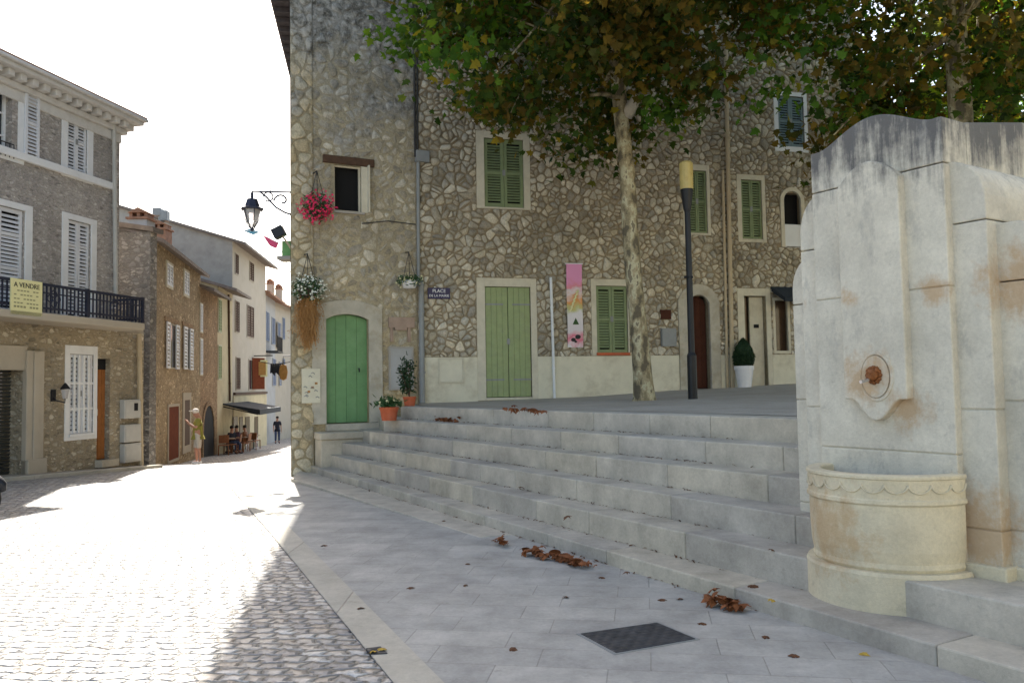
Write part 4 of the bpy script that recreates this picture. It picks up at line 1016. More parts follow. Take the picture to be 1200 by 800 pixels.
for i, (x, y, z) in enumerate(spots[:22] + spots[29:31]):
    c = at_z(x, y, z); c.z = z + .018
    if leafproto is None or i == 3:
        mb = MB(); bmv = V((0, 0, 0)); star_leaf(mb.bm, bmv, .05, V((.15, .1, 1)).normalized(), .3, .5)
        o = mb.build('fallen_leaf', 'dead_leaf_dark' if i != 3 else 'dead_leaf_yellow', recalc=False)
        if i == 3: yproto = o
        else: leafproto = o
    else:
        src = yproto if i in (4, 11, 23, 30) else leafproto; o = src.copy(); COL.objects.link(o)
    o.location = c; o.rotation_euler = (random.uniform(-.3, .3), random.uniform(-.3, .3), random.uniform(0, 6)); s_ = random.uniform(.7, 1.35); o.scale = (s_, s_ * random.uniform(.6, 1), s_)
    if i in (3, 4, 11, 23, 30): tag(o, 'single yellow fallen leaf lying on the pale stone', 'leaf', 'yellow leaves fallen on the stone')
    else: tag(o, 'single small brown dead leaf lying on the pale stone', 'leaf', 'brown leaves fallen on the stone')

# ================================================================== LEFT HOUSE
D0 = 18.6; W1 = Wall((at_y(120, 540, D0).x, D0), (.23, 1))
T1 = thing('balcony_house', W1.P(0, g(D0)), 'pale grey stone house with white shutters and a black iron balcony on the left', 'building')
uE = W1.px(168, 470)[0]; uT = W1.px(140, 230)[0]; uN = -14
zs1, zs0 = W1.px(100, 377)[1], W1.px(100, 385)[1]
ztop = W1.px(100, 104.5, .5)[1] - .42
hol = []; holg = []
f = add_window(W1, (72, 118, 109, 211), (79, 130, 102, 204), hol, T1, 'white_shutter', surround='white_paint', pitch=.07)
f = add_window(W1, (-46, 92, 27, 184), (-34, 98, 13, 180), hol, T1, 'white_shutter', surround='white_paint', leafs=0) if False else None
O = W1.rect(-40, 90, 28, 183); I = W1.rect(-28, 98, 14, 180); hol.append(I); mb = MB(); frame(mb, W1, O, .15, -.02, .02); f = mb.build('window', 'white_paint', T1); f['label'] = 'tall open window with a white shutter folded back on the wall'
MB().wb(W1, I[0], I[1], I[2], I[3], -.22, -.2).build('window_glass', 'window_glass', f)
mb = MB(); frame(mb, W1, I, .05, -.2, -.15); um = (I[0] + I[1]) / 2
for k in (.33, .66): mb.wb(W1, I[0] + .05, I[1] - .05, I[2] + (I[3] - I[2]) * k, I[2] + (I[3] - I[2]) * k + .03, -.19, -.16)
mb.wb(W1, um - .04, um + .04, I[2] + .05, I[3] - .05, -.195, -.155); mb.build('window_frame', 'white_paint', f)
r = W1.rect(27, 104, 43.5, 187); louver_leaf(W1, (r[0], r[1], r[2], r[3]), 'white_shutter', f, .03, 'shutter', .07)
mb = MB()
for k in range(9): u = I[0] + (I[1] - I[0]) * k / 8; mb.tube([W1.P(u, I[2], .06), W1.P(u, I[2] + .28, .06)], .01, 4)
mb.tube([W1.P(I[0], I[2] + .28, .06), W1.P(I[1], I[2] + .28, .06)], .014, 4); mb.build('window_rail', 'iron', f)
zrf = W1.px(100, 372)[1]
for (x0, x1, yt, a0, a1) in ((-42, 37, 232, -32, 27), (72, 112.5, 253, 79, 105)):
    O = W1.rect(x0, yt, x1, 340); O = (O[0], O[1], zs1, O[3]); I_ = W1.rect(a0, yt + 9, a1, 330); I_ = (I_[0], I_[1], zs1 + .05, O[3] - .13); hol.append(I_)
    mb = MB(); frame(mb, W1, O, I_[0] - O[0], -.02, .025, bottom=False, tt=.13); f = mb.build('french_window', 'white_paint', T1, bevel=.004)
    um = (I_[0] + I_[1]) / 2
    for a, b in ((I_[0] + .01, um - .005), (um + .005, I_[1] - .01)): louver_leaf(W1, (a, b, I_[2], I_[3] - .01), 'white_shutter', f, -.06, 'shutter', .075, (.42, .75))
    MB().wb(W1, I_[0], I_[1], I_[2], I_[3], -.24, -.2).build('window_pane', 'dark_inside', f)
# ground floor openings
f = add_window(W1, (75.5, 405, 113.5, 515), (81, 415, 109, 508), holg, T1, 'white_shutter', surround='white_paint', pitch=.09, sill='white_paint')
mb = MB(); r = W1.rect(81, 415, 109, 508)
for k in range(1, 5): u = r[0] + (r[1] - r[0]) * k / 5; mb.wb(W1, u - .03, u + .03, r[2] + .03, r[3] - .02, -.02, .012)
for k in (.3, .62): mb.wb(W1, r[0] + .01, r[1] - .01, r[2] + (r[3] - r[2]) * k, r[2] + (r[3] - r[2]) * k + .05, -.015, .006)
mb.build('window_bars', 'white_paint', f)
# garage roller
yg = lambda u: W1.P(u, 0).y
r = W1.rect(-60, 422, 26, 548); rr = (r[0], r[1], g(yg(r[1])) - .15, r[3]); holg.append(rr)
mb = MB(); n = 34
for i in range(n): a = rr[2] + (rr[3] - rr[2]) * i / n; b = rr[2] + (rr[3] - rr[2]) * (i + 1) / n; mb.hexa([W1.P(rr[0], a, -.5), W1.P(rr[1], a, -.5), W1.P(rr[1], a, -.3), W1.P(rr[0], a, -.3), W1.P(rr[0], b - .02, -.5), W1.P(rr[1], b - .02, -.5), W1.P(rr[1], b - .02, -.27), W1.P(rr[0], b - .02, -.27)])
ga = mb.build('garage_door', 'roller', T1); ga['label'] = 'dark ribbed roller shutter under a pale lintel'
rl = W1.rect(-60, 403, 30, 421); MB().wb(W1, rl[0], rl[1], rr[3] - .18, rl[3], -.12, .05).build('lintel', 'render_pale', ga, bevel=.01)
rp = W1.rect(27, 411, 47, 545)
mb = MB(); mb.wb(W1, rr[1], rp[1], -.4, rp[3], -.02, .10); mb.wb(W1, rr[1] + .16, rr[1] + .3, -.4, rp[3] - .02, .10, .13); mb.wb(W1, rr[1], rp[1] + .04, -.4, .22, -.02, .16)
mb.build('pilaster', 'render_pale', T1, bevel=.01)
# orange door
r = W1.rect(113.5, 420, 128.5, 538); rr = (r[0], r[1], r[2], r[3]); holg.append(rr)
f = plank_leaf(W1, (rr[0] + .03, rr[1] - .03, rr[2], rr[3] - .25), 'orange_door', T1, 3, -.14, 'door'); f['label'] = 'orange brown wooden door of the balcony house'
MB().wb(W1, rr[0], rr[1], rr[3] - .25, rr[3], -.2, -.12).build('transom', 'dark_inside', f)
MB().wb(W1, rr[0] - .05, rr[1] + .08, rr[2] - .16, rr[2], -.2, .2).build('threshold', 'landing_stone', f)
MB().wb(W1, rr[0] + .06, rr[0] + .1, rr[2] + 1.0, rr[2] + 1.15, -.1, -.06).build('letter_box', 'meter_box', f)
# walls
mb = MB(); wall_panel(mb, W1, uN, uT, zs0, ztop, hol); mb.build('wall', 'rubble_left', T1)
mb = MB(); wall_panel(mb, W1, uN, uE, -1, zs0, holg, depth=.5); mb.build('wall', 'rubble_left_low', T1)
mb = MB(); q = W1.P(uT, 0, -9); p = W1.P(uT, 0); mb.face([(p.x, p.y, zs0), (q.x, q.y, zs0), (q.x, q.y, ztop + .4), (p.x, p.y, ztop + .4)])
q = W1.P(uE, 0, -3); p = W1.P(uE, 0); mb.face([(p.x, p.y, -1.2), (q.x, q.y, -1.2), (q.x, q.y, zs0), (p.x, p.y, zs0)])
q = W1.P(uN, 0, -9); p = W1.P(uN, 0); mb.face([(p.x, p.y, -1.2), (q.x, q.y, -1.2), (q.x, q.y, ztop), (p.x, p.y, ztop)]); mb.build('wall', 'rubble_left', T1)
MB().wb(W1, uT, uE, zs0 - .02, zs1, -3, -.01).build('terrace', 'render_pale', T1)
# string course, eave frieze, cornice with modillions
r = W1.rect(0, 172, 132, 226); zst = W1.px(66, 198)[1]
MB().wb(W1, uN, W1.px(132, 222)[0], zst - .07, zst + .09, -.02, .08).build('string_course', 'white_paint', T1, bevel=.01)
mb = MB()
mb.wb(W1, uN, uT + .02, ztop - .24, ztop - .02, -.02, .035); mb.wb(W1, uN, uT + .12, ztop - .02, ztop + .10, -.2, .12)
for i in range(70):
    u = uT - .05 - i * .30
    if u < uN: break
    mb.wb(W1, u - .15, u, ztop + .10, ztop + .24, .0, .30)
mb.wb(W1, uN, uT + .32, ztop + .24, ztop + .33, -.3, .42); mb.wb(W1, uN, uT + .38, ztop + .33, ztop + .40, -.3, .50)
mb.wb(W1, uT, uT + .25, ztop + .10, ztop + .24, -.3, .2)
mb.build('cornice', 'cornice', T1, bevel=.012)
mb = MB(); mb.prism([W1.P(uN, ztop + .402, .48), W1.P(uN, ztop + .44, .48), W1.P(uN, ztop + 1.5, -5), W1.P(uN, ztop + .402, -9)], W1.d * (uT + .36 - uN)); mb.build('roof', 'roof_tile', T1)
def pipe2(w, pts, r, mat, parent, name='drainpipe', o=None):
    ps = [w.P(*w.px(x, y, (o or r + .04)), (o or r + .04)) for x, y in pts]
    mb = MB().tube(ps, r, 8)
    for i in range(3): c = ps[0].lerp(ps[-1], (i + .5) / 3); dr_ = (ps[-1] - ps[0]).normalized(); mb.tube([c - dr_ * .025, c + dr_ * .025], r * 1.3, 8)
    return mb.build(name, mat, parent)
pipe2(W1, [(133.5, 138), (135.5, 345)], .05, 'meter_box', T1)
pipe2(W1, [(163, 391), (165.5, 548)], .06, 'beige_pipe', T1)
# balcony
OB = .85
bt = MB(); bt.wb(W1, uN, W1.px(170, 380, OB)[0], zs0, zs1, -.0, OB); BAL = bt.build('balcony', 'render_pale', T1, bevel=.015)
zr1 = W1.px(90, 337, OB)[1]; zb_ = zs1 + .02; ub = W1.px(171.5, 370, OB)[0] - .05
mb = MB(); mb.wb(W1, uN, ub, zr1 - .05, zr1, OB - .1, OB - .03); mb.wb(W1, uN, ub, zb_ + .06, zb_ + .1, OB - .085, OB - .045); mb.wb(W1, uN, ub, zr1 - .2, zr1 - .175, OB - .08, OB - .05)
u = ub
while u > -8.5:
    mb.wb(W1, u - .012, u + .012, zb_, zr1 - .04, OB - .077, OB - .053); u -= .105
k = 0; u = ub
while u > -9: mb.wb(W1, u - .03, u + .03, zb_ - .02, zr1 + .02, OB - .095, OB - .035); u -= 1.75
for uc in [ub - .9 - 1.75 * i for i in range(6)]:
    zc = (zb_ + zr1) / 2
    for t in (0, PI / 2, PI, 3 * PI / 2): mb.tube([W1.P(uc + .1 * math.cos(t) + .07 * math.cos(s), zc + .1 * math.sin(t) + .07 * math.sin(s), OB - .065) for s in [j * PI / 4 for j in range(8)]], .014, 4, closed=True)
for o in [.1 * i for i in range(1, 8)]: mb.wb(W1, ub - .012, ub + .012, zb_, zr1 - .03, o - .012, o + .012)
mb.wb(W1, ub - .03, ub + .03, zr1 - .05, zr1, 0, OB - .03); mb.wb(W1, ub - .02, ub + .02, zb_ + .06, zb_ + .1, 0, OB - .04)
mb.build('railing', 'iron_blue', BAL)
r = W1.rect(12.5, 328, 49.5, 369.5, OB); t_ = thing('for_sale_sign', W1.P((r[0] + r[1]) / 2, r[2], OB), 'pale yellow for sale board tied to the black balcony railing', 'sign')
MB().wb(W1, r[0], r[1], r[2], r[3], OB - .02, OB + .0).build('board', 'sign_yellow', t_)
hh = r[3] - r[2]; uc = (r[0] + r[1]) / 2; ww = r[1] - r[0]
text('A VENDRE', ww * .175, W1.P(uc, r[3] - hh * .17, OB + .003), W1.d, 'ink', 'lettering', t_)
mb = MB()
for j in range(5):
    for i in range(8):
        a = r[0] + ww * (.1 + .1 * i); z = r[3] - hh * (.34 + .115 * j)
        if (i * 7 + j * 3) % 5: mb.wb(W1, a, a + ww * .07, z, z + hh * (.035 if j < 4 else .055), OB, OB + .003)
mb.build('small_print', 'letter_grey', t_)
# wall lantern, meter boxes
r = W1.rect(60, 449, 72, 470); c = W1.P((r[0] + r[1]) / 2, (r[2] + r[3]) / 2, .22)
t_ = thing('wall_lantern', W1.P((r[0] + r[1]) / 2, r[2]), 'small black wall lantern between the roller shutter and the white barred window', 'wall lamp')
MB().lathe([(.001, .2), (.03, .18), (.11, .08), (.11, .06), (.001, .06)], c, 6).build('lantern_cap', 'iron', t_)
MB().lathe([(.09, .055), (.055, -.14), (.001, -.14)], c, 6).build('lantern_glass', 'glass_lamp', t_)
mb = MB().tube([c + V((0, 0, -.14)), c + V((0, 0, -.22)), W1.P((r[0] + r[1]) / 2 - .1, r[2] + .02, .08), W1.P((r[0] + r[1]) / 2 - .1, r[2] + .1, 0)], .015, 5); mb.wb(W1, (r[0] + r[1]) / 2 - .16, (r[0] + r[1]) / 2 - .04, r[2], r[2] + .25, 0, .03); mb.build('bracket', 'iron', t_)
for i, (a, b, lab) in enumerate(((468, 490, 'topmost of the three pale meter boxes beside the orange door'), (497, 517.5, 'middle one of the three pale meter boxes beside the orange door'), (519, 541, 'lowest of the three pale meter boxes, touching the pavement'))):
    r = W1.rect(140, a, 160, b); t_ = thing('meter_box', W1.P((r[0] + r[1]) / 2, r[2]), lab, 'meter box', 'meter boxes on the balcony house')
    MB().wb(W1, r[0], r[1], r[2], r[3], 0, .14).build('cabinet', 'meter_box', t_, bevel=.01)
    q = MB().wb(W1, r[0] + .04, r[1] - .04, r[2] + .04, r[3] - .04, .141, .152).build('door', 'meter_box', t_, bevel=.004)
    if i == 0: MB().wb(W1, (r[0] + r[1]) / 2 + .02, (r[0] + r[1]) / 2 + .14, r[2] + .18, r[2] + .36, .153, .165).build('meter_window', 'dark_inside', t_)
# overhead cable in front of the left house
tag(MB().tube([at_y(-60, 206, 17), at_y(60, 212, 19), at_y(134, 204, 20.2)], .012, 4).build('cable', 'dark_cable'), 'thin black cable sagging across the front of the balcony house', 'cable')

# ================================================================== THE ROW DOWN THE STREET
def house(name, label, corner, d, length, depth, ze, rise, wall, gable, roof, z0=-4, over=.35, ridge=.5):
    w = Wall(corner, d); T = thing(name, w.P(0, g(corner[1])), label, 'building')
    MB().face([w.P(0, z0), w.P(length, z0), w.P(length, ze), w.P(0, ze)]).build('wall', wall, T)
    mb = MB()
    for u in (0, length): mb.face([w.P(u, z0), w.P(u, ze), w.P(u, ze + rise, -depth * ridge), w.P(u, ze + (0 if ridge < 1 else rise), -depth), w.P(u, z0, -depth)])
    mb.face([w.P(0, z0, -depth), w.P(length, z0, -depth), w.P(length, ze, -depth), w.P(0, ze, -depth)])
    mb.build('wall', gable, T)
    s = rise / (depth * ridge); mb = MB()
    mb.prism([w.P(-.2, ze - s * over, over), w.P(-.2, ze - s * over + .13, over), w.P(-.2, ze + rise + .13, -depth * ridge), w.P(-.2, ze + .1, -depth - .2), w.P(-.2, ze, -depth - .2), w.P(-.2, ze + rise, -depth * ridge)], w.d * (length + .4))
    mb.build('roof', roof, T)
    return w, T
def swin(w, T, rect, shut, sur='surround_cream', open_=False, t=.09, name='window', plank=False):
    r = w.rect(*rect); mb = MB(); frame(mb, w, r, t, .0, .04); f = mb.build(name, sur, T)
    i = (r[0] + t, r[1] - t, r[2] + t, r[3] - t); um = (i[0] + i[1]) / 2
    if shut:
        if plank: MB().wb(w, i[0], i[1], i[2], i[3], .005, .03).build('door_leaf', shut, f)
        else:
            for a, b in ((i[0], um - .01), (um + .01, i[1])):
                mb = MB(); frame(mb, w, (a, b, i[2], i[3]), .05, .01, .05)
                n = max(3, int((i[3] - i[2]) / .14))
                for k in range(n): z = i[2] + .05 + (i[3] - i[2] - .1) * k / n; mb.ob(w.P(a + .05, z, .04), w.d * (b - a - .1), V((0, 0, .01)), w.n * -.03 + V((0, 0, .11)))
                mb.build('shutter', shut, f)
    else:
        MB().wb(w, i[0], i[1], i[2], i[3], .004, .012).build('window_glass', 'window_glass', f)
    return f
an_ = Wall((at_y(137, 400, 20.7).x - 1.5, 20.7), (1, -.12)); T = thing('blocker', an_.P(0, -.2), 'low grey rubble annex squeezed between the balcony house and the brown stone house', 'building')  # thin rubble wall added to stop sun coming through the gap
zan = an_.px(155, 272)[1]; ua = an_.px(175.5, 400)[0]
MB().wb(an_, 0, ua, -2, zan, -.3, 0).build('wall', 'rubble_gable', T); mb = MB(); mb.prism([an_.P(-.1, zan + .45, .1), an_.P(-.1, zan + .57, .1), an_.P(ua + .12, zan + .1, .1), an_.P(ua + .12, zan - .02, .1)], an_.n * -.5); mb.build('roof', 'roof_grey', T)
c2 = at_y(178.5, 500, 26); d2 = (-.198, 1)
W2, T2 = house('stone_house', 'brown rubble stone house with four white shuttered windows next to the balcony house', (c2.x, c2.y), d2, 8.3, 9, at_y(183, 281, 26).z, 1.5, 'rubble_row', 'rubble_gable', 'roof_grey')
for rct in ((194, 307, 202, 338), (214.5, 316, 221, 348)): swin(W2, T2, rct, 'white_shutter')
for a, b, c_, d_ in ((193, 208, 379, 432), (213.5, 224.5, 384, 433)):
    r = W2.rect(a, c_, b, d_); f = swin(W2, T2, (a + 3, c_, b - 3, d_), None, 'render_pale', t=.05)
    ri = W2.rect(a + 4, c_, b - 4, d_)
    for p, q in ((r[0], ri[0]), (ri[1], r[1])): louver_leaf(W2, (p, q, r[2], r[3]), 'white_shutter', f, .05, 'shutter', .12)
    MB().wb(W2, r[0] - .1, r[1] + .1, r[3] + .02, r[3] + .18, -.02, .05).build('lintel', 'rubble_row_red', f)
f = swin(W2, T2, (196, 473, 209, 541), 'rust_door', 'render_pale', name='door', plank=True, t=.1)
f = swin(W2, T2, (213.5, 460, 223, 530), 'wood_dark', 'render_pale', name='door', plank=True, t=.28)
pipe2(W2, [(177.5, 300), (178.5, 446)], .05, 'dark_cable', T2); pipe2(W2, [(176.5, 443), (177.5, 548)], .09, 'white_shutter', T2)
c3 = W2.P(8.3, 0); 
W3, T3 = house('narrow_house', 'narrow reddish stone house with an arched doorway, behind the man in the street', (c3.x, c3.y), (-.16, 1), 3.6, 8, at_y(238, 337, 34.3).z, 1.3, 'rubble_row_red', 'rubble_row_red', 'roof_grey', over=.6)
r = W3.rect(236, 470, 251, 535); mb = MB(); r = (r[0], r[1], g(36) - .1, r[3]); inn = arch_ring(mb, W3, r, .18, (r[1] - r[0]) / 2.2, 0, .06); f = mb.build('doorway', 'rubble_row_red', T3)
arch_leaf(W3, inn, r[2], 'dark_inside', f, .002, .02)
swin(W3, T3, (233.6, 355, 237, 390), 'white_shutter', t=.05)
swin(W3, T3, (233.6, 396, 237, 440), 'white_shutter', t=.05)
c3b = W3.P(3.6, 0)
W3b, T3b = house('cream_house', 'narrow cream plastered house with pale green shutters beside the grey gable', (c3b.x, c3b.y), (-.14, 1), 3.4, 8, at_y(252, 336, 38).z, 1.2, 'render_cream', 'render_cream', 'roof_grey', over=.9)
for rct in ((255, 350, 259, 390), (255, 404, 259, 445)): swin(W3b, T3b, rct, 'green_shutter_pale', t=.04)
c4 = W3b.P(3.4, 0)
W4, T4 = house('tall_grey_house', 'tall grey plastered house with a big blank gable and brown shutters, above the cafe awning', (c4.x, c4.y), (-.105, 1), 8.6, 17, at_y(275, 284, 41.4).z, 2.6, 'render_pale', 'render_grey', 'roof_grey', over=.7)
for rct in ((275, 297, 279, 322), (292, 307, 297, 330), (275, 352, 280, 390), (289, 358, 297, 396), (276, 418, 281, 457)): swin(W4, T4, rct, 'wood_dark', 'render_pale', t=.05)
f = swin(W4, T4, (291, 421, 298, 457), None, 'render_pale', t=.05)
r = W4.rect(296, 420, 304, 456); MB().ob(W4.P(r[0] - .3, r[2], .03), W4.d * .8 + W4.n * .5, W4.n * .04, V((0, 0, r[3] - r[2]))).build('shutter', 'rust_door', f)
r = W4.rect(272, 459, 304, 462); MB().wb(W4, .2, 8.5, r[2], r[2] + .12, 0, .12).build('string_course', 'wood_dark', T4)
r = W4.rect(272, 462, 306, 520); MB().wb(W4, .1, 8.6, -3, r[3] - .05, .0, .05).build('shop_front', 'render_cream', T4)
for a, b in ((272, 277), (279, 283), (286, 291), (297, 301)):
    rr = W4.rect(a, 488, b, 520); MB().wb(W4, rr[0], rr[1], -2, rr[3], .05, .08).build('shop_window', 'shop_window', T4)
pipe2(W4, [(268, 345), (269.5, 470)], .05, 'wood_dark', T4)
# awning of the cafe
ra = at_y(258, 474, 40); 
T = thing('cafe_awning', W3b.P(2.6, 0, 0), 'dark cloth awning stretched over the cafe tables', 'awning'); a0 = W3b.P(.9, 0, 0); 
za = at_y(262, 473, 40.5).z; zf_ = at_y(262, 486, 40).z
mb = MB(); mb.prism([W4.P(-2.2, za + .05, 0.02), W4.P(-2.2, zf_ + .25, 1.8), W4.P(-2.2, zf_ + .0, 1.8), W4.P(-2.2, za - .0, 0.02)], W4.d * 5.6); mb.build('canopy', 'awning_cloth', T)
mb = MB(); 
for u in (-2.1, 3.3): mb.tube([W4.P(u, za - .1, .02), W4.P(u, zf_ + .02, 1.7)], .025, 5)
mb.build('arm', 'iron', T)
c5 = W4.P(8.6, 0, -.4)
W5, T5 = house('white_house', 'white plastered house with blue grey shutters beyond the cafe', (c5.x, c5.y), (-.14, 1), 6.5, 10, at_y(309, 341, 50).z, 1.6, 'render_white', 'render_pale', 'roof_tile', over=.7)
for rct in ((311, 365, 315, 400), (318, 372, 322, 404), (325, 378, 329, 408), (319, 420, 323, 452), (327, 424, 331, 452)): swin(W5, T5, rct, 'blue_cloth', 'render_white', t=.04)
r = W5.rect(311, 398, 320, 412); mb = MB(); mb.wb(W5, r[0], r[0] + 2.2, r[2] - .1, r[2], 0, .8)
for k in range(16): mb.wb(W5, r[0] + k * .14, r[0] + k * .14 + .03, r[2], r[2] + .9, .74, .78)
mb.wb(W5, r[0], r[0] + 2.2, r[2] + .9, r[2] + .95, .73, .79); mb.build('balcony', 'iron', T5)
c6 = W5.P(6.5, 0, -.2)
W6, T6 = house('far_pale_house', 'far pale house closing the view down the street', (c6.x, c6.y), (-.05, 1), 12, 8, at_y(325, 352, 56).z, 1.4, 'render_pale', 'render_pale', 'roof_tile', over=.6)
for rct in ((330.5, 372, 333.5, 398), (330.5, 420, 333.5, 445)): swin(W6, T6, rct, 'blue_cloth', 'render_white', t=.04)
W7 = Wall((at_y(318, 500, 72).x, 72), (1, -.1))
T7 = thing('end_house', W7.P(0, -2.6), 'ochre house at the very end of the street behind the standing figure', 'building')
MB().wb(W7, -1, 12, -4, at_y(330, 400, 72).z, -8, 0).build('wall', 'render_cream', T7)
MB().prism([W7.P(-1.3, at_y(330, 400, 72).z, .5), W7.P(-1.3, at_y(330, 400, 72).z + 2, -4), W7.P(-1.3, at_y(330, 400, 72).z, -8.3)], W7.d * 13.6).build('roof', 'roof_tile', T7)
for a in (322, 329, 335): swin(W7, T7, (a, 430, a + 3, 455), 'wood_dark', t=.05)
swin(W7, T7, (325, 478, 330, 512), 'dark_inside', t=.06, name='door', plank=True)
# signs and washing over the street
p = at_y(306, 432, 46); T = thing('hanging_shop_sign', p, 'ochre shop sign board sticking out over the cafe', 'sign'); MB().ob(p + V((-.3, 0, -.45)), V((.6, .2, 0)), V((-.03, .06, 0)), V((0, 0, .95))).build('board', 'sign_yellow', T); MB().ob(p + V((-.24, -.08, -.36)), V((.48, .16, 0)), V((-.01, .02, 0)), V((0, 0, .76))).build('panel', 'sign_ochre', T)
MB().tube([p + V((-1.3, .2, .75)), p + V((.6, .2, .75))], .03, 5).build('bracket', 'iron', T)
p = at_y(332, 436, 40); T = thing('basket_sign', p, 'orange round hanging sign at the corner wall over the street', 'sign'); MB().lathe([(.001, -.40), (.16, -.33), (.22, 0), (.16, .33), (.001, .40)], p, 14, sy=.3).build('board', 'sign_ochre', T); MB().tube([p + V((0, 0, .4)), p + V((0, 0, .8)), p + V((1.6, 0, .8))], .03, 5).build('bracket', 'iron', T)
random.seed(5); mb = MB(); ln = [at_y(314 + i * 1.4, 428 + (i % 3), 44) for i in range(12)]
mb.tube([at_y(306, 424, 44), at_y(322, 427, 44), at_y(340, 424, 44)], .02, 4)
for i in range(6): p = at_y(317 + i * 2.6, 425.5, 44); mb.prism([p, p + V((.1, 0, -.02)), p + V((.13, 0, -.5 - .2 * (i % 2))), p + V((-.03, 0, -.55))], (0, .03, 0))
tag(mb.build('street_bunting', 'iron'), 'row of black cloth flags strung high across the far street', 'bunting')
# chimneys, aerial
def chimney(px, py0, py1, y, wpx, name, label, mat, capmat='roof_tile', style=0):
    b = at_y(px, py1, y); t = at_y(px, py0, y); w = wpx * y / 950; T = thing(name, b, label, 'chimney')
    MB().box(b.x - w / 2, y - w / 2, b.z - .8, b.x + w / 2, y + w / 2, t.z - .35).build('stack', mat, T, bevel=.01)
    mb = MB(); mb.box(b.x - w * .6, y - w * .6, t.z - .35, b.x + w * .6, y + w * .6, t.z - .27)
    for sx in (-.4, 0, .4): mb.box(b.x + w * sx - .06, y - w * .4, t.z - .27, b.x + w * sx + .06, y + w * .4, t.z - .1)
    mb.prism([(b.x - w * .55, y - w * .5, t.z - .1), (b.x + w * .55, y - w * .5, t.z - .1), (b.x, y - w * .5, t.z + .1)], (0, w, 0)); mb.build('cap', capmat, T, bevel=.005)
chimney(166, 248, 272, 30, 22, 'chimney', 'white chimney with a little tiled cap on the brown stone house', 'render_white')
chimney(189, 262, 274, 38, 18, 'chimney', 'low brick chimney just right of the white one', 'roof_tile')
p = at_y(189, 262, 38); T = thing('chimney_cowl', p, 'tall pale metal cowl standing on the low brick chimney', 'cowl'); 
MB().lathe([(.001, -.1), (.14, -.1), (.14, .45), (.001, .45)], p, 10).build('pipe', 'grey_pipe', T); MB().box(p.x - .36, p.y - .2, p.z + .35, p.x + .05, p.y + .2, p.z + .72).box(p.x + .02, p.y - .2, p.z + .1, p.x + .34, p.y + .2, p.z + .6).build('cowl_head', 'grey_pipe', T, bevel=.03)
p = at_y(173, 246, 32); T = thing('television_aerial', at_y(173, 262, 32), 'thin television aerial rising above the chimneys against the white sky', 'aerial')
mb = MB().tube([at_y(173, 262, 32), at_y(172, 212, 32)], .018, 4)
for k in range(5): q = at_y(172, 214 + k * 1.2, 32); mb.tube([q + V((-.1 - .08 * k, -.1, 0)), q + V((.35, .1, 0))], .012, 4)
mb.build('mast', 'antenna_metal', T)
for i, (x, y) in enumerate(((317, 338), (327, 344))): chimney(x, y - 10, y + 6, 60, 7, 'chimney', ('far grey chimney above the white house roof', 'farthest small chimney next to the stone corner')[i], 'render_pale')

